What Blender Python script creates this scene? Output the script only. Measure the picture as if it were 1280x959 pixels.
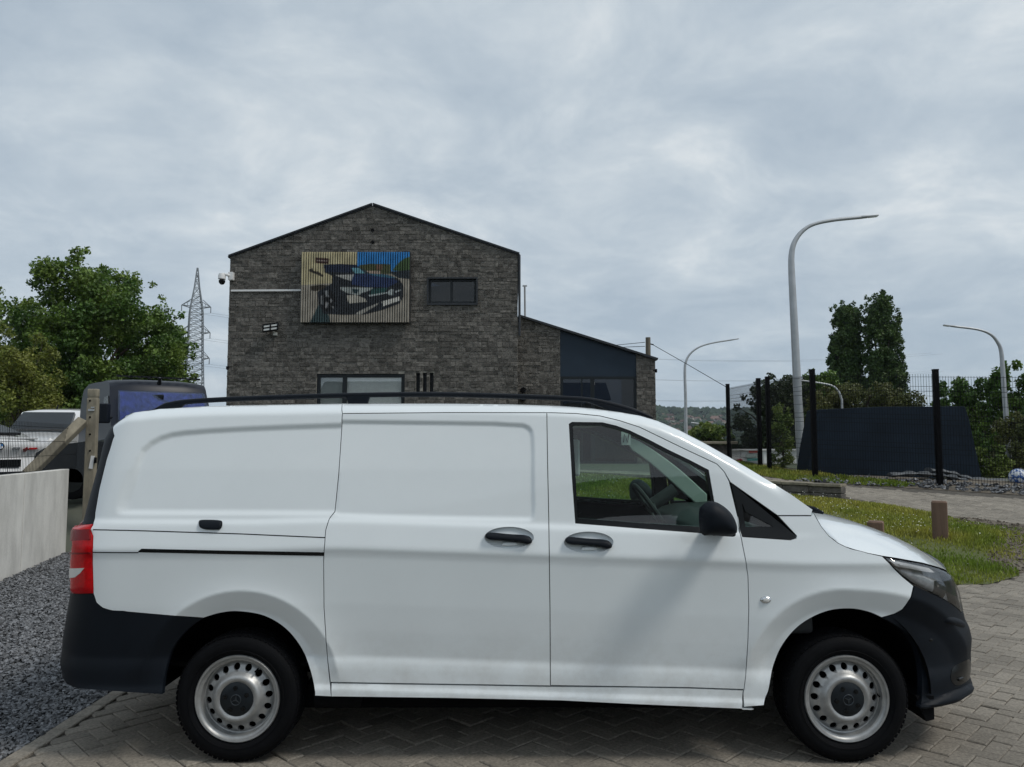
import bpy, bmesh, math, random
import numpy as np
from mathutils import Vector, Matrix, Quaternion
from mathutils.geometry import delaunay_2d_cdt

random.seed(7); rng = np.random.default_rng(7)
for o in list(bpy.data.objects): bpy.data.objects.remove(o)
SC = bpy.context.scene
COL = SC.collection
R = math.radians

# ------------------------------------------------------------------ camera
F, CX, CY, HCAM = 960.0, 640.0, 479.5, 1.65
PITCH = math.atan(72.5 / F)
cam = bpy.data.cameras.new('camera'); cam.sensor_width = 36; cam.lens = F / 1280 * 36
cam.clip_end = 20000; cam.clip_start = 0.05
camo = bpy.data.objects.new('camera', cam); COL.objects.link(camo)
camo.location = (0, 0, HCAM); camo.rotation_euler = (R(90) + PITCH, 0, 0)
SC.camera = camo
SC.view_settings.view_transform = 'Standard'; SC.view_settings.look = 'None'
SC.view_settings.exposure = 0.2; SC.view_settings.gamma = 1.0
SC.cycles.max_bounces = 8; SC.cycles.transparent_max_bounces = 24

# ------------------------------------------------------------------ sun and sky
TOSUN = Vector((0.56, -0.24, 0.79)).normalized()
sl = bpy.data.lights.new('sun', 'SUN'); sl.energy = 1.5; sl.angle = R(14); sl.color = (1.0, 0.95, 0.87)
so = bpy.data.objects.new('sun', sl); COL.objects.link(so)
so.rotation_euler = TOSUN.to_track_quat('Z', 'Y').to_euler(); so.location = (10, -5, 30)
wd = bpy.data.worlds.new('World'); SC.world = wd; wd.use_nodes = True
wn, wl = wd.node_tree.nodes, wd.node_tree.links
for n in list(wn): wn.remove(n)
def N(t, **k):
    n = wn.new(t)
    for a, b in k.items(): setattr(n, a, b)
    return n
sky = N('ShaderNodeTexSky', sky_type='NISHITA', sun_disc=False)
sky.sun_elevation = math.asin(TOSUN.z); sky.sun_rotation = math.atan2(TOSUN.x, TOSUN.y)
bg1 = N('ShaderNodeBackground'); bg1.inputs[1].default_value = 0.1; wl.new(sky.outputs[0], bg1.inputs[0])
tc = N('ShaderNodeTexCoord'); sp = N('ShaderNodeSeparateXYZ'); wl.new(tc.outputs['Generated'], sp.inputs[0])
zm = N('ShaderNodeMath', operation='MAXIMUM'); wl.new(sp.outputs[2], zm.inputs[0]); zm.inputs[1].default_value = 0.0
za = N('ShaderNodeMath', operation='ADD'); wl.new(zm.outputs[0], za.inputs[0]); za.inputs[1].default_value = 0.24
dv = N('ShaderNodeVectorMath', operation='DIVIDE'); wl.new(tc.outputs['Generated'], dv.inputs[0])
cb = N('ShaderNodeCombineXYZ')
for i in range(3): wl.new(za.outputs[0], cb.inputs[i])
wl.new(cb.outputs[0], dv.inputs[1])
mp = N('ShaderNodeMapping'); wl.new(dv.outputs[0], mp.inputs[0]); mp.inputs['Scale'].default_value = (1.0, 1.0, 0.6)
mp.inputs['Location'].default_value = (3.1, 1.4, 0.2)
n1 = N('ShaderNodeTexNoise'); n1.inputs['Scale'].default_value = 3.0; n1.inputs['Detail'].default_value = 10
n1.inputs['Roughness'].default_value = 0.6; n1.inputs['Distortion'].default_value = 0.35; wl.new(mp.outputs[0], n1.inputs['Vector'])
n2 = N('ShaderNodeTexNoise'); n2.inputs['Scale'].default_value = 0.55; n2.inputs['Detail'].default_value = 4; wl.new(mp.outputs[0], n2.inputs['Vector'])
ad = N('ShaderNodeMath', operation='MULTIPLY_ADD'); wl.new(n2.outputs[0], ad.inputs[0]); ad.inputs[1].default_value = 0.45; wl.new(n1.outputs[0], ad.inputs[2])
cr = N('ShaderNodeValToRGB'); wl.new(ad.outputs[0], cr.inputs[0])
e = cr.color_ramp.elements
e[0].position = 0.53; e[0].color = (0.375, 0.445, 0.515, 1); e[1].position = 0.98; e[1].color = (0.69, 0.725, 0.74, 1)
m_ = e.new(0.69); m_.color = (0.445, 0.512, 0.572, 1); m_ = e.new(0.82); m_.color = (0.53, 0.59, 0.635, 1)
hz = N('ShaderNodeMapRange'); wl.new(sp.outputs[2], hz.inputs[0]); hz.inputs[1].default_value = 0.0; hz.inputs[2].default_value = 0.20
hz.inputs[3].default_value = 0.72; hz.inputs[4].default_value = 0.0
mx = N('ShaderNodeMix', data_type='RGBA'); wl.new(hz.outputs[0], mx.inputs[0]); wl.new(cr.outputs[0], mx.inputs[6]); mx.inputs[7].default_value = (0.31, 0.39, 0.48, 1)
bg2 = N('ShaderNodeBackground'); wl.new(mx.outputs[2], bg2.inputs[0]); bg2.inputs[1].default_value = 1.0
ms = N('ShaderNodeMixShader'); ms.inputs[0].default_value = 0.93; wl.new(bg1.outputs[0], ms.inputs[1]); wl.new(bg2.outputs[0], ms.inputs[2])
wo = N('ShaderNodeOutputWorld'); wl.new(ms.outputs[0], wo.inputs[0])

# ------------------------------------------------------------------ projection helpers (photo pixel + real distance -> world)
cp_, sp_ = math.cos(PITCH), math.sin(PITCH)
def P(px, py, Y):
    a, b = (px - CX) / F, (CY - py) / F
    dy, dz = cp_ - b * sp_, sp_ + b * cp_
    s = Y / dy
    return Vector((a * s, Y, HCAM + dz * s))
def project(x, y, z):
    zz = z - HCAM
    dep = y * cp_ + zz * sp_; up = -y * sp_ + zz * cp_
    return CX + F * x / dep, CY - F * up / dep

# ------------------------------------------------------------------ materials
def mat(name, col, rough=0.6, metal=0.0, noise=0.0, scale=8.0, bump=0.0, bscale=40.0, coat=0.0, var=0.0, spec=0.5, col2=None, sheen=0, alpha=1, detail=6, stretch=None, lo=0.35, hi=0.65, world=False, film=False):
    m = bpy.data.materials.new(name); m.use_nodes = True
    nt = m.node_tree; n, l = nt.nodes, nt.links; b = n['Principled BSDF']
    b.inputs['Roughness'].default_value = rough; b.inputs['Metallic'].default_value = metal
    b.inputs['Specular IOR Level'].default_value = spec
    if coat: b.inputs['Coat Weight'].default_value = coat; b.inputs['Coat Roughness'].default_value = 0.04
    col = (*col, 1); b.inputs['Base Color'].default_value = col
    t = n.new('ShaderNodeTexCoord'); src = t.outputs['Object']
    if stretch:
        mpn = n.new('ShaderNodeMapping'); mpn.inputs['Scale'].default_value = stretch; l.new(src, mpn.inputs[0]); src = mpn.outputs[0]
    if world:
        gw_ = n.new('ShaderNodeNewGeometry'); src = gw_.outputs['Position']
    last = None
    if noise or col2:
        nz = n.new('ShaderNodeTexNoise'); nz.inputs['Scale'].default_value = scale; nz.inputs['Detail'].default_value = detail; nz.inputs['Roughness'].default_value = 0.62
        l.new(src, nz.inputs['Vector'])
        mr = n.new('ShaderNodeMapRange'); mr.inputs[1].default_value = lo; mr.inputs[2].default_value = hi; l.new(nz.outputs[0], mr.inputs[0])
        mxn = n.new('ShaderNodeMix'); mxn.data_type = 'RGBA'; l.new(mr.outputs[0], mxn.inputs[0])
        c2 = (*col2, 1) if col2 else tuple(max(0, c * (1 + noise)) for c in col[:3]) + (1,)
        c1 = col if col2 else tuple(c * (1 - noise) for c in col[:3]) + (1,)
        mxn.inputs[6].default_value = c1; mxn.inputs[7].default_value = c2; last = mxn.outputs[2]
    if var:
        g = n.new('ShaderNodeNewGeometry'); oi = n.new('ShaderNodeObjectInfo')
        s = n.new('ShaderNodeMath'); s.operation = 'ADD'; l.new(g.outputs['Random Per Island'], s.inputs[0]); l.new(oi.outputs['Random'], s.inputs[1])
        fr = n.new('ShaderNodeMath'); fr.operation = 'FRACT'; l.new(s.outputs[0], fr.inputs[0])
        mr2 = n.new('ShaderNodeMapRange'); mr2.inputs[3].default_value = 1 - var; mr2.inputs[4].default_value = 1 + var; l.new(fr.outputs[0], mr2.inputs[0])
        vm = n.new('ShaderNodeVectorMath'); vm.operation = 'SCALE'; l.new(mr2.outputs[0], vm.inputs['Scale'])
        if last: l.new(last, vm.inputs[0])
        else: vm.inputs[0].default_value = col[:3]
        last = vm.outputs[0]
    if world:     # broad worn and stained patches
        nb2 = n.new('ShaderNodeTexNoise'); nb2.inputs['Scale'].default_value = 0.9; nb2.inputs['Detail'].default_value = 5; l.new(src, nb2.inputs['Vector'])
        mr3 = n.new('ShaderNodeMapRange'); mr3.inputs[1].default_value = 0.35; mr3.inputs[2].default_value = 0.68; mr3.inputs[3].default_value = 0.86; mr3.inputs[4].default_value = 1.08; l.new(nb2.outputs[0], mr3.inputs[0])
        vm2 = n.new('ShaderNodeVectorMath'); vm2.operation = 'SCALE'; l.new(last, vm2.inputs[0]); l.new(mr3.outputs[0], vm2.inputs['Scale']); last = vm2.outputs[0]
    if film:      # road film thrown up along the lower bodywork, in streaks and specks
        sx_ = n.new('ShaderNodeSeparateXYZ'); l.new(t.outputs['Object'], sx_.inputs[0])
        mz = n.new('ShaderNodeMapRange'); mz.inputs[1].default_value = 0.75; mz.inputs[2].default_value = 0.28; l.new(sx_.outputs[2], mz.inputs[0])
        nf_ = n.new('ShaderNodeTexNoise'); nf_.inputs['Scale'].default_value = 7; nf_.inputs['Detail'].default_value = 10; nf_.inputs['Roughness'].default_value = 0.7; l.new(src, nf_.inputs['Vector'])
        mf_ = n.new('ShaderNodeMapRange'); mf_.inputs[1].default_value = 0.42; mf_.inputs[2].default_value = 0.75; mf_.inputs[4].default_value = 0.5; l.new(nf_.outputs[0], mf_.inputs[0])
        mu = n.new('ShaderNodeMath'); mu.operation = 'MULTIPLY'; l.new(mz.outputs[0], mu.inputs[0]); l.new(mf_.outputs[0], mu.inputs[1])
        mxf = n.new('ShaderNodeMix'); mxf.data_type = 'RGBA'; l.new(mu.outputs[0], mxf.inputs[0]); l.new(last, mxf.inputs[6]); mxf.inputs[7].default_value = (0.38, 0.36, 0.32, 1); last = mxf.outputs[2]
    if last: l.new(last, b.inputs['Base Color'])
    if bump:
        nb = n.new('ShaderNodeTexNoise'); nb.inputs['Scale'].default_value = bscale; nb.inputs['Detail'].default_value = 8; l.new(src, nb.inputs['Vector'])
        bp = n.new('ShaderNodeBump'); bp.inputs['Strength'].default_value = bump; bp.inputs['Distance'].default_value = 0.02; l.new(nb.outputs[0], bp.inputs['Height'])
        l.new(bp.outputs[0], b.inputs['Normal'])
    return m
def glass_mat(name, tint, refl=0.08, rough=0.0, most=0.75):
    m = bpy.data.materials.new(name); m.use_nodes = True
    nt = m.node_tree; n, l = nt.nodes, nt.links; n.remove(n['Principled BSDF'])
    tr = n.new('ShaderNodeBsdfTransparent'); tr.inputs[0].default_value = (*tint, 1)
    gl = n.new('ShaderNodeBsdfGlossy'); gl.inputs['Roughness'].default_value = rough
    fr = n.new('ShaderNodeLayerWeight'); fr.inputs[0].default_value = 0.35
    mr = n.new('ShaderNodeMapRange'); mr.inputs[3].default_value = refl; mr.inputs[4].default_value = most; l.new(fr.outputs['Fresnel'], mr.inputs[0])
    mr.inputs[1].default_value = 0.02; mr.inputs[2].default_value = 1.0
    mxs = n.new('ShaderNodeMixShader'); l.new(mr.outputs[0], mxs.inputs[0]); l.new(tr.outputs[0], mxs.inputs[1]); l.new(gl.outputs[0], mxs.inputs[2])
    l.new(mxs.outputs[0], n['Material Output'].inputs[0])
    return m
def leaf_mat(name, c1, c2, var=0.35, trans=0.25):
    m = mat(name, c1, 0.55, col2=c2, scale=0.55, var=var, detail=2, lo=0.38, hi=0.62)
    nt = m.node_tree; n, l = nt.nodes, nt.links; b = n['Principled BSDF']
    td = n.new('ShaderNodeBsdfTranslucent'); l.new(b.inputs['Base Color'].links[0].from_socket, td.inputs[0])
    mxs = n.new('ShaderNodeMixShader'); mxs.inputs[0].default_value = trans; l.new(b.outputs[0], mxs.inputs[1]); l.new(td.outputs[0], mxs.inputs[2])
    l.new(mxs.outputs[0], n['Material Output'].inputs[0]); return m

M = dict(
    paint=mat('white_paint', (0.765, 0.815, 0.84), 0.36, coat=1.0, noise=0.012, scale=3, film=True),
    black_plastic=mat('black_plastic', (0.005, 0.0078, 0.0125), 0.55, bump=0.1, bscale=500, noise=0.1, scale=4, spec=0.17),
    trim=mat('gloss_black_trim', (0.004, 0.005, 0.006), 0.25, spec=0.3),
    rubber=mat('rubber', (0.0032, 0.0036, 0.0048), 0.75, spec=0.13, bump=0.08, bscale=120, noise=0.2, scale=10),
    dark=mat('dark_liner', (0.003, 0.003, 0.0035), 0.9, noise=0.1, spec=0.1),
    silver=mat('silver_steel', (0.37, 0.378, 0.38), 0.42, 0.6, noise=0.14, scale=18),
    cap=mat('hub_cap', (0.008, 0.012, 0.016), 0.42, spec=0.3, noise=0.15, scale=20),
    emblem=mat('emblem_grey', (0.05, 0.06, 0.07), 0.3, 0.5),
    chrome=mat('chrome', (0.62, 0.64, 0.66), 0.12, 0.9),
    glass=glass_mat('tinted_glass', (0.66, 0.81, 0.75), 0.065),
    dark_glass=glass_mat('dark_glass', (0.10, 0.13, 0.14), 0.09),
    lens=glass_mat('headlight_lens', (0.95, 0.96, 0.97), 0.16),
    red_lens=mat('red_lens', (0.46, 0.004, 0.007), 0.2, spec=0.25, noise=0.15, scale=60),
    red_dark=mat('dark_red_lens', (0.20, 0.003, 0.005), 0.2, spec=0.25),
    white_lens=mat('white_lens', (0.62, 0.62, 0.60), 0.15, coat=0.6),
    reflector=mat('lamp_reflector', (0.58, 0.60, 0.62), 0.25, 0.25, noise=0.25, scale=22),
    lamp_black=mat('lamp_black', (0.34, 0.35, 0.36), 0.4, 0.1, noise=0.25, scale=30),
    interior=mat('interior_plastic', (0.035, 0.038, 0.04), 0.65, noise=0.1),
    headliner=mat('headliner', (0.50, 0.53, 0.50), 0.8, noise=0.04),
    seat=mat('seat_fabric', (0.045, 0.047, 0.05), 0.9, bump=0.2, bscale=200, noise=0.15),
    paver=mat('grey_pavers', (0.232, 0.210, 0.178), 0.85, noise=0.26, scale=60, bump=0.35, bscale=130, var=0.15, spec=0.25, world=True),
    paver_light=mat('path_pavers', (0.25, 0.24, 0.222), 0.88, noise=0.2, scale=5, bump=0.4, bscale=90, var=0.12),
    bed=mat('sand_joint', (0.075, 0.067, 0.056), 0.95, noise=0.4, scale=12),
    gravel=mat('grey_gravel', (0.13, 0.135, 0.145), 0.6, noise=0.2, scale=30, var=0.62),
    gravel_bed=mat('gravel_bed', (0.05, 0.052, 0.055), 0.95, noise=0.5, scale=60, bump=0.6),
    soil=mat('bare_soil', (0.085, 0.068, 0.05), 0.95, col2=(0.16, 0.14, 0.11), scale=5, bump=0.8, bscale=25),
    ground=mat('ground', (0.10, 0.098, 0.09), 0.95, col2=(0.065, 0.085, 0.04), scale=0.15, bump=0.3, bscale=8),
    lawn=mat('lawn_soil', (0.07, 0.09, 0.025), 0.95, col2=(0.10, 0.11, 0.04), scale=1.5, bump=0.4),
    grass=leaf_mat('grass_blades', (0.15, 0.22, 0.022), (0.34, 0.33, 0.06), 0.4, 0.3),
    daisy=mat('daisy_petals', (0.75, 0.75, 0.68), 0.7),
    concrete=mat('pale_concrete', (0.60, 0.59, 0.56), 0.85, noise=0.16, scale=3.2, bump=0.25, bscale=60, stretch=(1, 1, 0.35)),
    post_conc=mat('weathered_concrete', (0.23, 0.205, 0.155), 0.9, noise=0.22, scale=9, bump=0.4, bscale=50, stretch=(1, 1, 0.3)),
    stone=mat('dark_stone', (0.120, 0.112, 0.102), 0.9, noise=0.40, scale=9, bump=0.9, bscale=24, var=0.36, spec=0.2),
    mortar=mat('stone_mortar', (0.26, 0.245, 0.215), 0.95, noise=0.25, scale=5, bump=0.5, bscale=30),
    roofmetal=mat('roof_metal', (0.03, 0.034, 0.04), 0.55, spec=0.3, noise=0.12),
    navy=mat('navy_cladding', (0.018, 0.031, 0.049), 0.5, spec=0.25, noise=0.08, scale=2),
    navy_steel=mat('navy_skip_paint', (0.0105, 0.018, 0.029), 0.7, noise=0.2, scale=1.3, bump=0.1, bscale=20, spec=0.1),
    frame=mat('anthracite_frame', (0.012, 0.016, 0.019), 0.45, spec=0.25),
    blind=mat('pale_blind', (0.40, 0.42, 0.41), 0.8, noise=0.05),
    blind_white=mat('white_blind', (0.85, 0.85, 0.83), 0.8, noise=0.05),  # white in place of the pale building mirrored in a pane
    pane=glass_mat('window_pane', (0.95, 0.97, 0.97), 0.10),
    pane_dark=glass_mat('window_pane_dark', (0.10, 0.12, 0.15), 0.045),
    room=mat('dark_room', (0.018, 0.02, 0.024), 0.9),
    galv=mat('galvanised_steel', (0.42, 0.44, 0.46), 0.45, 0.35, noise=0.1, scale=3),
    lattice=mat('lattice_steel', (0.24, 0.26, 0.28), 0.6, 0.2),
    fence=mat('black_fence', (0.002, 0.002, 0.003), 0.6, spec=0.12),
    wire=mat('fence_wire', (0.008, 0.009, 0.01), 0.6, spec=0.2),
    white_plastic=mat('white_plastic', (0.72, 0.72, 0.72), 0.4),
    wood=mat('brown_post_wood', (0.16, 0.10, 0.07), 0.8, noise=0.25, scale=6, bump=0.3, bscale=40, stretch=(1, 1, 0.15)),
    pole_wood=mat('utility_pole_wood', (0.13, 0.115, 0.09), 0.9, noise=0.3, scale=6, stretch=(1, 1, 0.1)),
    bark=mat('bark', (0.06, 0.048, 0.036), 0.95, noise=0.35, scale=12, bump=0.6, bscale=30),
    leaf=leaf_mat('broad_leaves', (0.055, 0.12, 0.016), (0.14, 0.21, 0.032)),
    leaf_yel=leaf_mat('yellow_green_leaves', (0.12, 0.155, 0.02), (0.21, 0.22, 0.04)),
    leaf_pop=leaf_mat('poplar_leaves', (0.036, 0.08, 0.018), (0.075, 0.125, 0.03)),
    leaf_dark=leaf_mat('dark_leaves', (0.02, 0.034, 0.011), (0.038, 0.055, 0.016)),
    leaf_bush=leaf_mat('bush_leaves', (0.085, 0.14, 0.022), (0.16, 0.20, 0.04)),
    hedge=leaf_mat('hedge_leaves', (0.075, 0.092, 0.022), (0.125, 0.13, 0.036)),
    forest=mat('forest_canopy', (0.018, 0.035, 0.02), 0.95, col2=(0.036, 0.055, 0.026), scale=0.05, bump=0.5, bscale=0.1, var=0.3),
    hill=mat('hillside', (0.045, 0.065, 0.03), 0.95, col2=(0.07, 0.085, 0.045), scale=0.01),
    house_wall=mat('house_render', (0.36, 0.34, 0.31), 0.9, var=0.3),
    house_roof=mat('house_roof', (0.13, 0.085, 0.07), 0.9, var=0.4),
    vpaint=mat('white_car_paint', (0.74, 0.75, 0.76), 0.3, coat=1.0),
    vdark=mat('dark_vehicle_paint', (0.012, 0.015, 0.024), 0.4, spec=0.3),
    vblack=mat('black_car_paint', (0.004, 0.005, 0.006), 0.2, spec=0.4),
    vglass=glass_mat('vehicle_glass', (0.16, 0.2, 0.22), 0.10),
    vglass_clear=glass_mat('vehicle_glass_clear', (0.66, 0.72, 0.86), 0.015, most=0.25),
    curtain=mat('blue_curtain', (0.008, 0.010, 0.06), 0.7, col2=(0.06, 0.075, 0.34), scale=2.2, stretch=(4, 4, 0.5)),
    boardback=mat('board_frame', (0.02, 0.02, 0.02), 0.6),
    tarp=mat('grey_sheeting', (0.075, 0.083, 0.092), 0.6, noise=0.25, scale=3),
)

# ------------------------------------------------------------------ object helpers
def tag(o, label=None, cat=None, group=None, kind=None):
    if label: o['label'] = label
    if cat: o['category'] = cat
    if group: o['group'] = group
    if kind: o['kind'] = kind
    return o
def thing(name, label, cat, loc=(0, 0, 0), group=None, rz=0):
    o = bpy.data.objects.new(name, None); COL.objects.link(o); o.location = loc; o.rotation_euler = (0, 0, rz)
    o.empty_display_size = 0.2
    return tag(o, label, cat, group)
def wloc(o):
    v = Vector((0, 0, 0))
    while o: v += o.location; o = o.parent
    return v
def mkobj(name, me, m=None, parent=None, loc=None):
    o = bpy.data.objects.new(name, me); COL.objects.link(o)
    if m and not me.materials:
        for q in (m if isinstance(m, (list, tuple)) else [m]): me.materials.append(q)
    if parent: o.parent = parent
    if loc is not None: o.location = loc
    return o
def np_mesh(name, V, Fc, smooth=False):
    """V (n,3); Fc (m,3|4) int array"""
    me = bpy.data.meshes.new(name); V = np.asarray(V, np.float32); Fc = np.asarray(Fc, np.int32)
    k = Fc.shape[1]
    me.vertices.add(len(V)); me.vertices.foreach_set('co', V.ravel())
    me.loops.add(Fc.size); me.loops.foreach_set('vertex_index', Fc.ravel())
    me.polygons.add(len(Fc)); me.polygons.foreach_set('loop_start', np.arange(0, Fc.size, k, dtype=np.int32))
    me.polygons.foreach_set('use_smooth', np.full(len(Fc), smooth)); me.update(calc_edges=True); me.validate()
    return me
class MB:
    def __init__(s): s.v = []; s.f = []; s.m = []; s.mi = 0
    def add(s, vs, fs):
        b = len(s.v); s.v += [tuple(q) for q in vs]
        for f in fs: s.f.append([i + b for i in f]); s.m.append(s.mi)
    def box(s, c, d, rz=0, M4=None):
        x, y, z = d[0] / 2, d[1] / 2, d[2] / 2
        q = [Vector((i, j, k)) for k in (-z, z) for j in (-y, y) for i in (-x, x)]
        rm = M4 or Matrix.Rotation(rz, 3, 'Z')
        s.add([rm @ p + Vector(c) for p in q], [(0, 2, 3, 1), (4, 5, 7, 6), (0, 1, 5, 4), (2, 6, 7, 3), (0, 4, 6, 2), (1, 3, 7, 5)])
    def bar(s, a, b, w, h=None, up=(0, 0, 1)):
        a, b = Vector(a), Vector(b); t = (b - a).normalized(); upv = Vector(up)
        if abs(t.dot(upv)) > 0.99: upv = Vector((0, 1, 0))
        x = t.cross(upv).normalized(); y = x.cross(t); h = h or w
        vs = [p + x * i * w / 2 + y * j * h / 2 for p in (a, b) for i, j in ((-1, -1), (1, -1), (1, 1), (-1, 1))]
        s.add(vs, [(0, 3, 2, 1), (4, 5, 6, 7), (0, 1, 5, 4), (1, 2, 6, 5), (2, 3, 7, 6), (3, 0, 4, 7)])
    def tube(s, pts, r, n=8, cap=True, sq=(1, 1)):
        pts = [Vector(p) for p in pts]; rs = r if isinstance(r, (list, tuple)) else [r] * len(pts)
        vs = []; prev = None
        for i, p in enumerate(pts):
            t = (pts[min(i + 1, len(pts) - 1)] - pts[max(i - 1, 0)]).normalized()
            if prev is None:
                u = t.orthogonal().normalized() if abs(t.z) > 0.9 else t.cross(Vector((0, 0, 1))).normalized()
            else: u = (prev - t * prev.dot(t)).normalized()
            prev = u; w = t.cross(u)
            for k in range(n):
                a = 2 * math.pi * k / n; vs.append(p + (u * math.cos(a) * sq[0] + w * math.sin(a) * sq[1]) * rs[i])
        fs = [(i * n + k, i * n + (k + 1) % n, (i + 1) * n + (k + 1) % n, (i + 1) * n + k) for i in range(len(pts) - 1) for k in range(n)]
        if cap: fs += [tuple(range(n))[::-1], tuple((len(pts) - 1) * n + k for k in range(n))]
        s.add(vs, fs)
    def lathe(s, prof, c, axis='Z', n=32, close=False):
        vs = []
        for r, h in prof:
            for k in range(n):
                a = 2 * math.pi * k / n; x, y = r * math.cos(a), r * math.sin(a)
                q = (x, y, h) if axis == 'Z' else (x, h, y) if axis == 'Y' else (h, x, y)
                vs.append(Vector(q) + Vector(c))
        fs = [(i * n + k, i * n + (k + 1) % n, (i + 1) * n + (k + 1) % n, (i + 1) * n + k) for i in range(len(prof) - 1) for k in range(n)]
        if close: fs += [tuple(range(n))[::-1], tuple((len(prof) - 1) * n + k for k in range(n))]
        s.add(vs, fs)
    def prism(s, poly, depth):
        """poly: list of Vector points in a plane; extruded by vector depth"""
        n = len(poly); d = Vector(depth)
        s.add([Vector(p) for p in poly] + [Vector(p) + d for p in poly],
              [tuple(range(n)), tuple(range(2 * n - 1, n - 1, -1))] + [(i, i + n, (i + 1) % n + n, (i + 1) % n) for i in range(n)])
    def build(s, name, m, parent=None, smooth=False, local=False, bevel=0, seg=2, fixn=True):
        me = bpy.data.meshes.new(name)
        off = Vector((0, 0, 0)) if (local or not parent) else wloc(parent)
        me.from_pydata([tuple(Vector(q) - off) for q in s.v], [], s.f)
        ms = m if isinstance(m, (list, tuple)) else [m]
        for q in ms: me.materials.append(q)
        if len(ms) > 1: me.polygons.foreach_set('material_index', s.m)
        if fixn or bevel:
            bm = bmesh.new(); bm.from_mesh(me); bmesh.ops.recalc_face_normals(bm, faces=bm.faces)
            if bevel: bmesh.ops.bevel(bm, geom=[e for e in bm.edges if len(e.link_faces) == 2 and e.calc_face_angle(0) > 0.5], offset=bevel, segments=seg, affect='EDGES', profile=0.5, clamp_overlap=True)
            bm.to_mesh(me); bm.free()
        if smooth:
            me.polygons.foreach_set('use_smooth', [True] * len(me.polygons))
            if hasattr(me, 'set_sharp_from_angle'): me.set_sharp_from_angle(angle=R(smooth if smooth is not True else 40))
        o = bpy.data.objects.new(name, me); COL.objects.link(o)
        if parent: o.parent = parent
        return o
def copy_tree(o, parent=None):
    c = o.copy(); COL.objects.link(c)
    if parent: c.parent = parent
    for ch in list(o.children): copy_tree(ch, c)
    return c
def mirror_child(o):
    """mirrored copy of a van part (and its sub-parts) on the far side of its thing"""
    c = o.copy(); COL.objects.link(c); c.scale = (1, -1, 1)
    for ch in list(o.children):
        d = ch.copy(); COL.objects.link(d); d.parent = c
    return c
def inside(poly, X, Yv):
    X = np.asarray(X); Yv = np.asarray(Yv); r = np.zeros(X.shape, bool); n = len(poly)
    for i in range(n):
        x1, y1 = poly[i]; x2, y2 = poly[(i + 1) % n]
        if y1 == y2: continue
        c = ((y1 > Yv) != (y2 > Yv)) & (X < (x2 - x1) * (Yv - y1) / (y2 - y1) + x1); r ^= c
    return r
def edist(poly, X, Yv):
    X = np.asarray(X, float); Yv = np.asarray(Yv, float); d = np.full(X.shape, 1e9); n = len(poly)
    for i in range(n):
        ax, ay = poly[i]; bx, by = poly[(i + 1) % n]; dx, dy = bx - ax, by - ay; L = dx * dx + dy * dy
        if L < 1e-14: continue
        t = np.clip(((X - ax) * dx + (Yv - ay) * dy) / L, 0, 1)
        d = np.minimum(d, np.hypot(X - ax - t * dx, Yv - ay - t * dy))
    return d
def sstep(a, b, x):
    t = np.clip((np.asarray(x, float) - a) / (b - a), 0, 1); return t * t * (3 - 2 * t)
def dens(pts, step):
    out = []
    for i in range(len(pts)):
        a, b = pts[i], pts[(i + 1) % len(pts)]; L = math.hypot(b[0] - a[0], b[1] - a[1]); k = max(1, int(math.ceil(L / step)))
        out += [(a[0] + (b[0] - a[0]) * j / k, a[1] + (b[1] - a[1]) * j / k) for j in range(k)]
    return out
def smooth_poly(pts, it=1):
    """Chaikin for closed polygons"""
    for _ in range(it):
        q = []
        for i in range(len(pts)):
            a, b = pts[i], pts[(i + 1) % len(pts)]
            q += [(a[0] * .75 + b[0] * .25, a[1] * .75 + b[1] * .25), (a[0] * .25 + b[0] * .75, a[1] * .25 + b[1] * .75)]
        pts = q
    return pts
def cr_open(pts, k=6):
    """Catmull-Rom through an open list of tuples"""
    P_ = [np.array(p, float) for p in pts]; P_ = [2 * P_[0] - P_[1]] + P_ + [2 * P_[-1] - P_[-2]]; out = []
    for i in range(1, len(P_) - 2):
        a, b, c, d = P_[i - 1:i + 3]
        for j in range(k):
            t = j / k; out.append(tuple(0.5 * (2 * b + (c - a) * t + (2 * a - 5 * b + 4 * c - d) * t * t + (3 * b - a - 3 * c + d) * t ** 3)))
    out.append(tuple(P_[-2])); return out
def circ(cx, cy, r, n=24, ry=None):
    return [(cx + r * math.cos(2 * math.pi * k / n), cy + (ry or r) * math.sin(2 * math.pi * k / n)) for k in range(n)]
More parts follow.
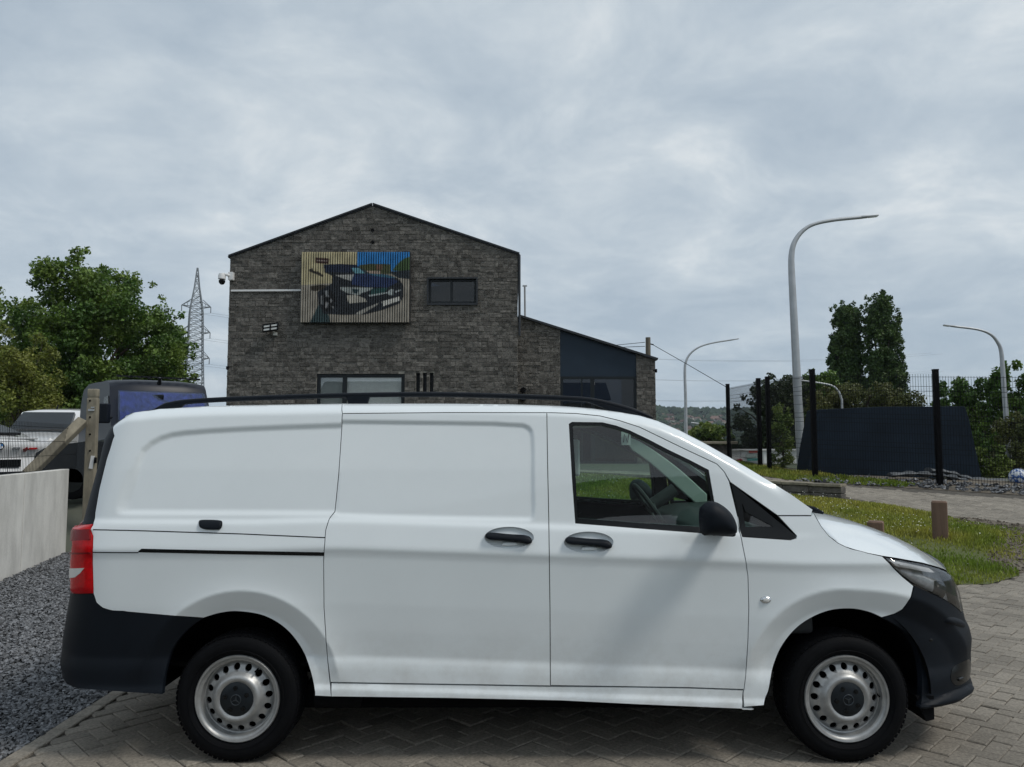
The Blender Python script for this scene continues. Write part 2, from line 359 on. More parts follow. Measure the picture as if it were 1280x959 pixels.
def tri2d(outline, holes, sp, extra=None):
    """triangulate polygon (with holes) with interior grid points -> verts (n,2), tris, boundary loops"""
    loops = [outline] + list(holes); V = []; E = []
    for lp in loops:
        b = len(V); V += [tuple(p) for p in lp]; E += [(b + i, b + (i + 1) % len(lp)) for i in range(len(lp))]
    if sp:
        xs = [p[0] for p in outline]; ys = [p[1] for p in outline]
        gx, gy = np.meshgrid(np.arange(min(xs), max(xs) + sp, sp), np.arange(min(ys), max(ys) + sp, sp * 0.9))
        gx = gx + (np.arange(gx.shape[0]) % 2)[:, None] * sp / 2
        gx, gy = gx.ravel(), gy.ravel(); k = inside(outline, gx, gy)
        for h in holes: k &= ~inside(h, gx, gy)
        gx, gy = gx[k], gy[k]
        if len(gx):
            d = np.full(len(gx), 1e9)
            for lp in loops: d = np.minimum(d, edist(lp, gx, gy))
            k = d > sp * 0.5; V += list(zip(gx[k].tolist(), gy[k].tolist()))
    r = delaunay_2d_cdt([Vector(p) for p in V], E, [], 0, 1e-6)
    vv = np.array([(p.x, p.y) for p in r[0]]); T = np.array([f for f in r[2] if len(f) == 3], int)
    c = vv[T].mean(1); k = inside(outline, c[:, 0], c[:, 1])
    for h in holes: k &= ~inside(h, c[:, 0], c[:, 1])
    T = T[k]
    a = vv[T]; ar = (a[:, 1, 0] - a[:, 0, 0]) * (a[:, 2, 1] - a[:, 0, 1]) - (a[:, 1, 1] - a[:, 0, 1]) * (a[:, 2, 0] - a[:, 0, 0])
    T[ar < 0] = T[ar < 0][:, ::-1]
    return vv, T
# =================================================================== TERRAIN
def H(x, y):
    x = np.asarray(x, float); y = np.asarray(y, float)
    bank = np.interp(y, [9.0, 9.4, 11, 12.5, 14.5, 17, 23, 40], [0, 0.04, 0.28, 0.40, 0.58, 0.83, 0.97, 1.0]) * sstep(-3, 0.5, x)
    terr = 0.7 * sstep(-2.4, -3.6, x) * sstep(11.75, 12.4, y) + 0.35 * sstep(14, 20, y) * (1 - sstep(-3, 0.5, x)) * (1 - sstep(-2.4, -3.6, x))
    far = -14 * sstep(55, 420, y) + 0.2 * np.clip(y - 420, 0, 0)
    hill = 62 * sstep(560, 1500, y) * (1 + 0.10 * np.sin(x * 0.0042 + 1.0) + 0.05 * np.sin(x * 0.013))
    return bank + terr + far + hill
def Hf(x, y): return float(H(x, y))
def grid_sheet(name, xs, ys, m, dz=0.0, poly=None, parent=None, kind='structure'):
    X, Yv = np.meshgrid(xs, ys, indexing='ij'); Z = H(X, Yv) + dz; V = np.stack([X, Yv, Z], -1).reshape(-1, 3); ny = len(ys)
    i, j = np.meshgrid(np.arange(len(xs) - 1), np.arange(ny - 1), indexing='ij'); a = (i * ny + j).ravel()
    me = np_mesh(name, V, np.stack([a, a + ny, a + ny + 1, a + 1], 1), True)
    o = mkobj(name, me, m, parent)
    if kind: o['kind'] = kind
    return o
def poly_sheet(name, poly, sp, m, dz, kind='structure'):
    vv, T = tri2d(dens(poly, sp), [], sp); Z = H(vv[:, 0], vv[:, 1]) + dz
    o = mkobj(name, np_mesh(name, np.column_stack([vv, Z]), T, True), m)
    if kind: o['kind'] = kind
    return o
def sp_axis(a, b, s, far, k=14):
    g = np.geomspace(1, far, k); return np.concatenate([a - g[::-1], np.arange(a, b + s, s), b + s + g])
grid_sheet('ground', sp_axis(-16, 16, 0.5, 2200, 40), np.concatenate([-np.geomspace(10, 2200, 14)[::-1], np.arange(-8, 40, 0.5), np.geomspace(41, 1500, 60), [1700, 2000, 2500]]), M['ground'], -0.06)
# =================================================================== PAVED YARD, PATH, LAWN, GRAVEL
LAWN = [(-3.4, 9.2), (2.0, 9.1), (4.6, 8.98), (5.5, 9.02), (6.1, 9.38), (6.5, 10.0), (6.85, 10.8), (7.45, 11.75), (7.15, 12.5), (6.95, 13.0), (6.55, 13.9), (6.2, 14.35), (4.7, 15.55), (1.0, 18.6), (-3.4, 18.6)]
SOIL = [(5.9, 9.38), (6.5, 9.6), (7.05, 9.78), (7.85, 10.45), (8.2, 11.5), (7.85, 12.15), (7.3, 12.75), (7.0, 12.5), (7.2, 11.4), (6.6, 10.7), (6.1, 10.0)]
VERGE = [(0.8, 23.6), (6.3, 23.3), (6.35, 19.5), (6.6, 16.6), (8.8, 15.45), (12.6, 13.6), (13.4, 14.3), (8.9, 16.6), (7.0, 17.6), (6.9, 23.6), (6.0, 24.5)]
lawn = poly_sheet('lawn', LAWN, 0.22, M['lawn'], 0.006)
soil = poly_sheet('soil_patch', SOIL, 0.15, M['soil'], 0.007)
poly_sheet('verge', [(5.0, 23.4), (5.6, 19.5), (5.9, 16.9), (8.6, 15.5), (12.8, 13.45), (20, 10.2), (22, 14), (13.8, 15.2), (9.2, 17.4), (7.6, 18.6), (7.6, 24.5), (5.0, 24.5)], 0.3, M['soil'], 0.001)
PAVE = [(-2.64, 1.6), (12.5, 1.6), (12.5, 13.3), (9.67, 14.45), (8.4, 15.05), (6.1, 16.6), (5.5, 18.6), (1.5, 20.5), (1.0, 19.0), (4.9, 15.75), (6.4, 14.5), (6.65, 14.0), (7.05, 13.05), (7.25, 12.55), (7.7, 12.05), (8.1, 11.5), (7.8, 10.5), (7.0, 9.85), (6.3, 9.65), (5.55, 9.1), (4.6, 9.05), (2.0, 9.15), (-2.64, 9.25)]
pave = poly_sheet('paving', [(-2.64, 1.6), (12.5, 1.6), (12.9, 13.6), (9.8, 15.2), (8.4, 15.9), (6.5, 17.0), (5.8, 19.0), (1.5, 21.0), (0.5, 19.0), (0.5, 12), (-2.64, 9.6)], 0.3, M['bed'], -0.009)
def pavers():
    Lb, Wb = 0.20, 0.10; gap = 0.0035; th = R(45); c, s = math.cos(th), math.sin(th); cand = []
    rg = random.Random(3)
    for i in range(-260, 260):
        for j in range(-90, 90):
            # herringbone: each step (i) of the stair carries one lying and one standing block
            ox = i * Wb + j * 2 * Lb; oy = i * Wb
            for kk, (ax, ay, lx, ly) in enumerate(((ox, oy, Lb, Wb), (ox - Wb, oy, Wb, Lb))):
                ccx, ccy = ax + lx / 2, ay + ly / 2
                cand.append((ccx * c - ccy * s + 4, ccx * s + ccy * c + 8, kk))
    A = np.array(cand); k = inside(PAVE, A[:, 0], A[:, 1]) & (A[:, 0] > -2.50)
    A = A[k]; d = edist(PAVE, A[:, 0], A[:, 1]); A = A[(d > 0.03)]
    return A
PV = pavers()
def paver_mesh(name, l=0.1965, w=0.0965, h=0.03, b=0.005):
    m = MB(); x, y = l / 2, w / 2
    vs = [(-x, -y, -h), (x, -y, -h), (x, y, -h), (-x, y, -h), (-x, -y, -b), (x, -y, -b), (x, y, -b), (-x, y, -b), (-x + b, -y + b, 0), (x - b, -y + b, 0), (x - b, y - b, 0), (-x + b, y - b, 0)]
    fs = [(0, 1, 5, 4), (1, 2, 6, 5), (2, 3, 7, 6), (3, 0, 4, 7), (4, 5, 9, 8), (5, 6, 10, 9), (6, 7, 11, 10), (7, 4, 8, 11), (8, 9, 10, 11)]
    return np.array(vs), fs
PVs, PFs = paver_mesh('paver')
def place_pavers(A, parent):
    px, py = project(A[:, 0], A[:, 1], H(A[:, 0], A[:, 1]))
    # size on the picture; hidden ones (behind the van) rank last
    size = (960.0 / np.maximum(A[:, 1], 0.5)) ** 2 / np.maximum(A[:, 1], 0.5)
    vis = (px > -5) & (px < 1285) & (py < 965) & (A[:, 1] > 1) & ~((px > 90) & (px < 1150) & (py < 872)) & ~((px < 1212) & (py < 850))
    order = np.argsort(-np.where(vis, size, 0)); big = order[:300]; rest = order[300:]
    rg = np.random.default_rng(5)
    jit = rg.normal(0, 0.0022, len(A)); tilt = rg.normal(0, 0.008, (len(A), 2)); rot = rg.normal(0, 0.008, len(A))
    e = 0.02; gx = (H(A[:, 0] + e, A[:, 1]) - H(A[:, 0] - e, A[:, 1])) / (2 * e); gy = (H(A[:, 0], A[:, 1] + e) - H(A[:, 0], A[:, 1] - e)) / (2 * e)
    z = H(A[:, 0], A[:, 1]) + jit
    me = bpy.data.meshes.new('paver'); me.from_pydata(PVs.tolist(), [], PFs); me.materials.append(M['paver'])
    for i in big:
        o = bpy.data.objects.new('paver', me); COL.objects.link(o); o.parent = parent
        o.location = (A[i, 0], A[i, 1], z[i]); a = R(45) + (R(90) if A[i, 2] else 0) + rot[i]
        nrm = Vector((-gx[i] + tilt[i, 0], -gy[i] + tilt[i, 1], 1)).normalized()
        o.rotation_euler = (Vector((0, 0, 1)).rotation_difference(nrm).to_matrix() @ Matrix.Rotation(a, 3, 'Z')).to_euler()
    B = A[rest]; ang = R(45) + R(90) * B[:, 2] + rot[rest]; ca, sa = np.cos(ang)[:, None], np.sin(ang)[:, None]
    lx = PVs[None, :, 0] * ca - PVs[None, :, 1] * sa; ly = PVs[None, :, 0] * sa + PVs[None, :, 1] * ca
    V = np.stack([B[:, 0:1] + lx, B[:, 1:2] + ly, z[rest][:, None] + PVs[None, :, 2] + lx * (gx[rest] + tilt[rest, 0])[:, None] + ly * (gy[rest] + tilt[rest, 1])[:, None]], -1).reshape(-1, 3)
    Fq = (np.array(PFs)[None] + (np.arange(len(B)) * 12)[:, None, None]).reshape(-1, 4)
    o = mkobj('paver_field', np_mesh('paver_field', V, Fq), M['paver'], parent); o['kind'] = 'stuff'
place_pavers(PV, pave)
# edging course along the gravel
for k in range(60):
    y = 1.8 + k * 0.203
    if y > 9.1: break
    if k == 0: eme = bpy.data.meshes.new('edge_paver'); eme.from_pydata(PVs.tolist(), [], PFs); eme.materials.append(M['paver'])
    o = bpy.data.objects.new('edge_paver', eme); COL.objects.link(o); o.parent = pave; o.location = (-2.595, y, 0.007 + random.gauss(0, .0015)); o.rotation_euler = (0, 0, R(90) + random.gauss(0, .006))
# gravel bed and stones
GRAV = [(-2.645, 1.6), (-2.645, 9.3), (-3.4, 9.4), (-3.6, 13.5), (-6.6, 13.5), (-6.65, 11.6), (-5.75, 8.0), (-4.4, 1.6)]
gb = poly_sheet('gravel_bed', GRAV, 0.2, M['gravel_bed'], -0.012)
def stones(n, poly, r0, r1, m, name, parent=None, flat=0.7, zoff=0.0, near=None):
    bb = np.array(poly); P_ = rng.uniform(bb.min(0), bb.max(0), (n * 3, 2))
    if near: P_ = P_[rng.random(len(P_)) < np.clip(near / np.maximum(P_[:, 1], 1), 0.15, 1)]
    P_ = P_[inside(poly, P_[:, 0], P_[:, 1])][:n]; n = len(P_)
    base = np.array([(1, 0, 0), (0, 1, 0), (-1, 0, 0), (0, -1, 0), (0.1, 0, 1), (0, 0, -1), (.62, .62, .55), (-.62, .62, .5), (-.6, -.6, .55), (.6, -.6, .5)], float)
    Fc = np.array([(4, 0, 6), (4, 6, 1), (4, 1, 7), (4, 7, 2), (4, 2, 8), (4, 8, 3), (4, 3, 9), (4, 9, 0), (0, 5, 6), (6, 5, 1), (1, 5, 7), (7, 5, 2), (2, 5, 8), (8, 5, 3), (3, 5, 9), (9, 5, 0)])
    r = rng.uniform(r0, r1, n) ; sc = rng.uniform(0.6, 1.35, (n, 1, 3)) * r[:, None, None]; sc[:, :, 2] *= flat
    Vb = base[None] * rng.uniform(0.72, 1.28, (n, 10, 1)) * sc
    a = rng.uniform(0, 6.28, n); t = rng.normal(0, 0.5, n); ca, sa, ct, st = np.cos(a), np.sin(a), np.cos(t), np.sin(t)
    x, y, z = Vb[..., 0], Vb[..., 1], Vb[..., 2]
    y, z = y * ct[:, None] - z * st[:, None], y * st[:, None] + z * ct[:, None]
    x, y = x * ca[:, None] - y * sa[:, None], x * sa[:, None] + y * ca[:, None]
    zz = H(P_[:, 0], P_[:, 1]) + zoff + rng.uniform(-0.3, 0.6, n) * r
    V = np.stack([x + P_[:, 0:1], y + P_[:, 1:2], z + zz[:, None]], -1).reshape(-1, 3)
    o = mkobj(name, np_mesh(name, V, (Fc[None] + (np.arange(n) * 10)[:, None, None]).reshape(-1, 3)), m, parent); o['kind'] = 'stuff'; return o
stones(70000, GRAV, 0.008, 0.019, M['gravel'], 'gravel', near=4.5)
stones(900, [(6.0, 16.6), (8.6, 15.55), (12.8, 13.5), (13.0, 14.6), (9.0, 16.6), (7.0, 17.6)], 0.02, 0.055, M['gravel'], 'rubble_stones', zoff=0.015)
stones(1500, SOIL, 0.006, 0.03, M['soil'], 'soil_crumbs')
# grass: blades as narrow bent triangles
def grass(name, poly, n, h0, h1, m, fade=0.25, lean=0.5, w=0.006, nearw=9.0):
    bb = np.array(poly); P_ = rng.uniform(bb.min(0), bb.max(0), (int(n * 2.2), 2)); P_ = P_[inside(poly, P_[:, 0], P_[:, 1])]
    # patchy: thin where a slow wave field is low
    q = np.sin(P_[:, 0] * 2.1 + 1.3 * np.sin(P_[:, 1] * 1.7)) + np.sin(P_[:, 1] * 2.9 + 0.7 * np.sin(P_[:, 0] * 3.1)) + 0.8 * np.sin(P_[:, 0] * 5.3 + P_[:, 1] * 4.1)
    keep = rng.random(len(P_)) < np.clip(0.72 + 0.2 * q, 0.22, 1); P_ = P_[keep][:n]; q = q[keep][:n]; n = len(P_)
    d = edist(poly, P_[:, 0], P_[:, 1]); h = rng.uniform(h0, h1, n) * np.clip(0.62 + d / fade * 0.4, 0.5, 1) * (1 + 0.22 * q.clip(-1.5, 1.5)); a = rng.uniform(0, 6.28, n); ww = w * rng.uniform(0.7, 1.6, n) * np.clip(P_[:, 1] / nearw, 1, 2)
    ln = rng.uniform(0, lean, n) * h; b = rng.uniform(0, 6.28, n); z = H(P_[:, 0], P_[:, 1])
    ca, sa = np.cos(a) * ww, np.sin(a) * ww
    lx, ly = np.cos(b) * ln, np.sin(b) * ln
    V = np.stack([np.stack([P_[:, 0] - ca, P_[:, 1] - sa, z], 1), np.stack([P_[:, 0] + ca, P_[:, 1] + sa, z], 1),
                  np.stack([P_[:, 0] + lx * .4 + ca * .7, P_[:, 1] + ly * .4 + sa * .7, z + h * .6], 1), np.stack([P_[:, 0] + lx * .4 - ca * .7, P_[:, 1] + ly * .4 - sa * .7, z + h * .6], 1),
                  np.stack([P_[:, 0] + lx, P_[:, 1] + ly, z + h], 1)], 1).reshape(-1, 3)
    T = np.array([(0, 1, 2), (0, 2, 3), (3, 2, 4)]); Fc = (T[None] + (np.arange(n) * 5)[:, None, None]).reshape(-1, 3)
    o = mkobj(name, np_mesh(name, V, Fc), m); o['kind'] = 'stuff'; return o
grass('lawn_grass', LAWN, 150000, 0.03, 0.085, M['grass'])
grass('verge_grass', [(5.0, 23.4), (5.6, 19.5), (5.95, 16.9), (7.2, 16.2), (8.0, 15.85), (8.6, 16.2), (7.2, 17.2), (6.9, 19.5), (6.9, 24)], 26000, 0.04, 0.13, M['grass'], w=0.008)
grass('edge_weeds', [(6.3, 9.7), (7.6, 10.7), (7.9, 11.6), (7.3, 12.2), (7.0, 11.2)], 1500, 0.02, 0.06, M['grass'])
def daisies(n):
    P_ = rng.uniform((0, 9.6), (7.3, 18.4), (n * 3, 2)); P_ = P_[inside(LAWN, P_[:, 0], P_[:, 1])]
    q = np.sin(P_[:, 0] * 1.7 + 2 * np.sin(P_[:, 1] * 0.9)) + np.sin(P_[:, 1] * 2.3); P_ = P_[rng.random(len(P_)) < np.clip(0.35 + 0.4 * q + 0.10 * (P_[:, 1] - 11), 0.04, 1)][:n]; n = len(P_)
    z = H(P_[:, 0], P_[:, 1]) + rng.uniform(0.05, 0.1, n); r = rng.uniform(0.004, 0.009, n); k = np.arange(6) * math.pi / 3
    t = rng.normal(0, 0.35, (n, 2))
    x = np.cos(k)[None] * r[:, None]; y = np.sin(k)[None] * r[:, None]
    V = np.stack([x + P_[:, 0:1], y + P_[:, 1:2], z[:, None] + x * t[:, 0:1] + y * t[:, 1:2]], -1).reshape(-1, 3)
    V = V.reshape(n, 6, 3); T = np.array([(0, 1, 2, 3), (0, 3, 4, 5)]); Fc = (T[None] + (np.arange(n) * 6)[:, None, None]).reshape(-1, 4)
    o = mkobj('daisies', np_mesh('daisies', V.reshape(-1, 3), Fc), M['daisy']); o['kind'] = 'stuff'
daisies(3000)
# =================================================================== STONE BUILDING
BY = 25.0
def clip_half(poly, f):
    out = []
    for i in range(len(poly)):
        a, b = poly[i], poly[(i + 1) % len(poly)]; fa, fb = f(*a), f(*b)
        if fa >= 0: out.append(a)
        if fa * fb < 0: t = fa / (fa - fb); out.append((a[0] + (b[0] - a[0]) * t, a[1] + (b[1] - a[1]) * t))
    return out
def pz(px, py, Y): q = P(px, py, Y); return (q.x, q.z)
def stonework(root, wall_parent, outline, holes, Y, seed, nbig, vis_min):
    """ashlar courses clipped to a convex outline, holes are rectangles (x0,x1,z0,z1)"""
    rg = random.Random(seed); xs = [p[0] for p in outline]; zs = [p[1] for p in outline]; z = min(zs); out = []
    lines = []
    n = len(outline); ar = sum(outline[i][0] * outline[(i + 1) % n][1] - outline[(i + 1) % n][0] * outline[i][1] for i in range(n))
    for i in range(n):
        a, b = outline[i], outline[(i + 1) % n]; sg = 1 if ar > 0 else -1
        lines.append(lambda x, zz, a=a, b=b, sg=sg: sg * ((b[0] - a[0]) * (zz - a[1]) - (b[1] - a[1]) * (x - a[0])))
    while z < max(zs):
        h = rg.choice((0.085, 0.10, 0.115, 0.13, 0.15, 0.19)); x = min(xs) - rg.random() * 0.2
        while x < max(xs):
            w = rg.choice((0.12, 0.16, 0.2, 0.25, 0.3, 0.38)) * rg.uniform(0.85, 1.15)
            subs = [(x, x + w, z, z + h)]
            if h > 0.16 and rg.random() < 0.35: zm_ = z + h * rg.uniform(.42, .58); subs = [(x, x + w, z, zm_), (x, x + w, zm_, z + h)]
            for x0, x1, z0, z1 in subs:
                pl = [(x0 + .007, z0 + .007), (x1 - .007, z0 + .007), (x1 - .007, z1 - .007), (x0 + .007, z1 - .007)]
                hit = False
                for hx0, hx1, hz0, hz1 in holes:
                    if x0 < hx1 and x1 > hx0 and z0 < hz1 and z1 > hz0:
                        if x0 < hx0 - .03: pl = clip_half(pl, lambda a, b: hx0 - a)
                        elif x1 > hx1 + .03: pl = clip_half(pl, lambda a, b: a - hx1)
                        elif z0 < hz0 - .03: pl = clip_half(pl, lambda a, b: hz0 - b)
                        elif z1 > hz1 + .03: pl = clip_half(pl, lambda a, b: b - hz1)
                        else: hit = True
                if hit: continue
                for f in lines:
                    if len(pl) >= 3: pl = clip_half(pl, f)
                if len(pl) < 3: continue
                a2 = abs(sum(pl[i][0] * pl[(i + 1) % len(pl)][1] - pl[(i + 1) % len(pl)][0] * pl[i][1] for i in range(len(pl)))) / 2
                if a2 > 0.002: out.append((a2, pl, rg.uniform(0.006, 0.034)))
            x += w
        z += h
    out.sort(key=lambda t: -t[0] * (1 if sum(p[1] for p in t[1]) / len(t[1]) > vis_min else 0.001))
    def add(m, pl, dep):
        cx = sum(p[0] for p in pl) / len(pl); cz = sum(p[1] for p in pl) / len(pl); n = len(pl)
        fr = [(cx + (p[0] - cx) * 0.93 + rg.uniform(-.006, .006), Y - dep + rg.uniform(-.006, .006), cz + (p[1] - cz) * 0.90 + rg.uniform(-.005, .005)) for p in pl]; bk = [(p[0], Y - 0.001, p[1]) for p in pl]; mid = [(p[0], Y - dep * 0.55, p[1]) for p in pl]
        m.add(fr + mid + bk, [tuple(range(n))] + [(i, i + n, (i + 1) % n + n, (i + 1) % n) for i in range(n)] + [(i + n, i + 2 * n, (i + 1) % n + 2 * n, (i + 1) % n + n) for i in range(n)])
    for a2, pl, dep in out[:nbig]:
        m = MB(); add(m, pl, dep); m.build('stone', M['stone'], wall_parent)
    m = MB()
    for a2, pl, dep in out[nbig:]: add(m, pl, dep)
    o = m.build('stonework', M['stone'], wall_parent); o['kind'] = 'stuff'
bldg = thing('stone_building', 'dark stone gabled building with a navy clad side wing', 'building', (-2.2, BY, 0.4))
mo = [pz(288, 322, BY), pz(466, 258, BY), pz(647, 319, BY)]
zb = 0.2
outline = [(mo[0][0], zb), (mo[2][0], zb), mo[2], mo[1], mo[0]]
wL, wR, wT = pz(396, 468, BY)[0], pz(506, 468, BY)[0], pz(396, 467.5, BY)[1]; wB = 1.15
uL, uR, uT, uB = pz(536, 348.5, BY)[0], pz(595.5, 348.5, BY)[0], pz(536, 349, BY)[1], pz(536, 379.5, BY)[1]
slots = [(pz(x0, 466, BY)[0], pz(x1, 466, BY)[0], pz(0, 490, BY)[1], pz(0, 466, BY)[1]) for x0, x1 in ((520, 525), (528.5, 533.5), (537, 542))]
holes = [(wL, wR, wB, wT), (uL, uR, uB, uT)] + slots
def wall_with_holes(poly, holes, Y, T, name, parent):
    """solid wall front with real openings, thickness T behind"""
    hp = [[(a, c), (b, c), (b, d), (a, d)] for a, b, c, d in holes]; vv, Tt = tri2d(poly, hp, 0)
    n = len(vv); V = np.vstack([np.column_stack([vv[:, 0], np.full(n, Y), vv[:, 1]]), np.column_stack([vv[:, 0], np.full(n, Y + T), vv[:, 1]])])
    E = {}
    for t in Tt:
        for a, b in ((t[0], t[1]), (t[1], t[2]), (t[2], t[0])): E[(a, b)] = 1
    Fc = [tuple(t) for t in Tt] + [(t[0] + n, t[2] + n, t[1] + n) for t in Tt] + [(b, a, a + n, b + n) for a, b in E if (b, a) not in E]
    me = bpy.data.meshes.new(name); me.from_pydata((V - np.array(wloc(parent))).tolist(), [], [tuple(int(i) for i in f) for f in Fc]); me.update()
    return mkobj(name, me, M['mortar'], parent)
gw = wall_with_holes(outline, holes, BY, 0.35, 'gable_wall', bldg)
stonework(bldg, gw, outline, holes, BY, 4, 200, 2.4)
# wing, set back
WY = BY + 0.7
wo_ = [pz(648, 397, WY), pz(700, 415.5, WY), pz(795, 447.5, WY), pz(818, 452.5, WY)]
def ztopw(px): return np.interp(px, [648, 820], [pz(648, 396.5, WY)[1], pz(820, 452.5, WY)[1]])
xa, xb, xc, xd = [pz(x, 420, WY)[0] for x in (643, 700, 795, 818.5)]
def zw(x): return pz(648, 396.5, WY)[1] + (x - pz(648, 0, WY)[0]) * (pz(820, 452.5, WY)[1] - pz(648, 396.5, WY)[1]) / (pz(820, 0, WY)[0] - pz(648, 0, WY)[0])
o1 = [(xa, zb), (xb, zb), (xb, zw(xb)), (xa, zw(xa))]; o2 = [(xc, zb), (xd, zb), (xd, zw(xd)), (xc, zw(xc))]
w1_ = wall_with_holes(o1, [], WY, 0.35, 'wing_wall', bldg); stonework(bldg, w1_, o1, [], WY, 9, 70, 2.4)
w2_ = wall_with_holes(o2, [], WY, 0.35, 'wing_pier', bldg); stonework(bldg, w2_, o2, [], WY, 12, 30, 2.4)
m = MB(); zg = pz(0, 470.5, WY)[1]
m.prism([Vector((xb + .002, WY + .04, zg)), Vector((xc - .002, WY + .04, zg)), Vector((xc - .002, WY + .04, zw(xc) - .01)), Vector((xb + .002, WY + .04, zw(xb) - .01))], (0, .2, 0)); m.build('navy_panel', M['navy'], bldg)
m = MB(); m.box(((xb + xc) / 2, WY + 1.6, 1.2), (xc - xb + .4, .06, 2.8)); m.build('back_wall', M['room'], bldg)
# glazing of the wing
def glazing(root, x0, x1, z0, z1, Y, muls, fw, panes, name='window', sill=False, backs=None, setb=0.05):
    cx, cz = (x0 + x1) / 2, (z0 + z1) / 2
    f = MB(); Yf = Y + setb
    f.box((cx, Yf, z1 - fw / 2), (x1 - x0, .07, fw)); f.box((cx, Yf, z0 + fw / 2), (x1 - x0, .07, fw))
    f.box((x0 + fw / 2, Yf, cz), (fw, .066, z1 - z0 - 2 * fw)); f.box((x1 - fw / 2, Yf, cz), (fw, .066, z1 - z0 - 2 * fw))
    for mx_, mw in muls: f.box((mx_, Yf, cz), (mw, .064, z1 - z0 - 2 * fw))
    wf_ = f.build(name, M['frame'], root)
    eds = [x0 + fw] + [q for mx_, mw in muls for q in (mx_ - mw / 2, mx_ + mw / 2)] + [x1 - fw]
    for k in range(0, len(eds), 2):
        p = MB(); p.box(((eds[k] + eds[k + 1]) / 2, Yf + .01, cz), (eds[k + 1] - eds[k] - .004, .012, z1 - z0 - 2 * fw - .004)); p.build('pane', panes[k // 2], wf_)
        if backs and backs[k // 2]:
            b = MB(); bm_, bx0, bx1 = backs[k // 2]
            b.box(((eds[k] + eds[k + 1]) / 2, Yf + .06, cz), (eds[k + 1] - eds[k] + .06, .02, z1 - z0 - .1)); b.build('blind', bm_, wf_)  # serves the grey blind and the sheet coloured like a reflection
    return wf_
x1g, x2g, x3g = pz(703, 0, WY)[0], pz(736, 0, WY)[0], pz(724, 0, WY)[0]
glazing(bldg, xb + .003, xc - .003, 0.9, zg - .003, WY, [(pz(724, 0, WY)[0], .04), (pz(737, 0, WY)[0], .13)], .09, [M['pane_dark']] * 3)
m = MB(); q = P(741.5, 479.5, WY + .045); m.box((q.x, WY + .044, q.z), (.10, .006, .09)); m.build('alarm_sticker', M['white_plastic'], bldg)
# front windows
glazing(bldg, wL + .003, wR - .003, wB + .003, wT - .003, BY, [(pz(438.5, 0, BY)[0], .14)], .11, [M['pane'], M['pane']], backs=[(M['blind'], 0, 0), (M['blind_white'], 0, 0)], setb=.06)  # left sheet a grey blind, right one a painted building reflection
glazing(bldg, uL + .003, uR - .003, uB + .003, uT - .003, BY, [(pz(566.5, 0, BY)[0], .08)], .07, [M['pane_dark'], M['pane_dark']], setb=.06)
m = MB()
for a, b, c, d in ((uL - .04, uR + .04, uT, uT + .05), (uL - .04, uR + .04, uB - .06, uB)): m.box(((a + b) / 2, BY - .03, (c + d) / 2), (b - a, .1, d - c))
for a in (uL - .025, uR + .025): m.box((a, BY - .03, (uB + uT) / 2), (.05, .098, uT - uB))
m.build('window_surround', M['roofmetal'], bldg)
m = MB(); m.box(((mo[0][0] + mo[2][0]) / 2, BY + 1.2, 3.6), (mo[2][0] - mo[0][0] - .7, .06, 6.8)); m.build('dark_interior', M['room'], bldg)
# side walls, roofs, verge trims
def slope(a, b, thick, over, Yf, Yb, name, mm):
    m = MB(); a3, b3 = Vector((a[0], Yf, a[1])), Vector((b[0], Yf, b[1])); up = Vector((-(b3 - a3).z, 0, (b3 - a3).x)).normalized()
    if up.z < 0: up = -up
    m.prism([a3, b3, b3 + up * thick, a3 + up * thick], (0, Yb - Yf, 0)); return m.build(name, mm, bldg)
ext = lambda a, b, d: (b[0] + (b[0] - a[0]) * d, b[1] + (b[1] - a[1]) * d)
ap = mo[1]
slope(ext(ap, mo[0], .012), (ap[0] - .001, ap[1]), .05, 0, BY - .05, BY + 11, 'roof', M['roofmetal'])
slope((ap[0] + .001, ap[1]), ext(ap, mo[2], .012), .05, 0, BY - .05, BY + 11, 'roof', M['roofmetal'])
slope((mo[0][0] - .03, mo[0][1] + .02), (ap[0] - .001, ap[1] + .045), .05, 0, BY - .10, BY - .052, 'verge_trim', M['roofmetal'])
slope((ap[0] + .001, ap[1] + .045), (mo[2][0] + .05, mo[2][1] + .02), .05, 0, BY - .10, BY - .052, 'verge_trim', M['roofmetal'])
slope((xa + .12, zw(xa + .12) + .005), (xd + .06, zw(xd + .06) + .005), .07, 0, WY - .14, WY + 6, 'wing_roof', M['roofmetal'])
m = MB(); m.box((mo[0][0] + .15, BY + 5.6, (mo[0][1] + zb) / 2), (.3, 10.4, mo[0][1] - zb)); m.box((mo[2][0] - .15, BY + 5.6, (mo[2][1] + zb) / 2), (.3, 10.4, mo[2][1] - zb)); m.box((xd - .15, WY + 3.2, (zw(xd) + zb) / 2), (.28, 5.6, zw(xd) - zb)); m.build('side_wall', M['mortar'], bldg)
m = MB(); m.tube([(mo[2][0] + .06, BY - .02, mo[2][1]), (mo[2][0] + .06, BY - .02, 5.1)], .04, 8); m.build('downpipe', M['roofmetal'], bldg)
m = MB()
for a, b, c, d in slots: m.box(((a + b) / 2, BY + .12, (c + d) / 2), (b - a, .02, d - c))
m.build('vent_slot', M['room'], bldg)
m = MB()
for px, py in ((466, 288), (466, 303)): q = P(px, py, BY); m.lathe([(.001, -.03), (.055, -.03), (.06, -.015), (.06, 0)], (q.x, BY - .012, q.z), 'Y', 12)
m.build('vent_hole', M['fence'], bldg)
m = MB()
for px, py in ((654, 488), (654, 498)): q = P(px, py, WY); m.lathe([(.001, -.12), (.09, -.12), (.1, -.1), (.1, 0)], (q.x, WY - .03, q.z), 'Y', 14)
m.build('wall_lamp', M['fence'], bldg)
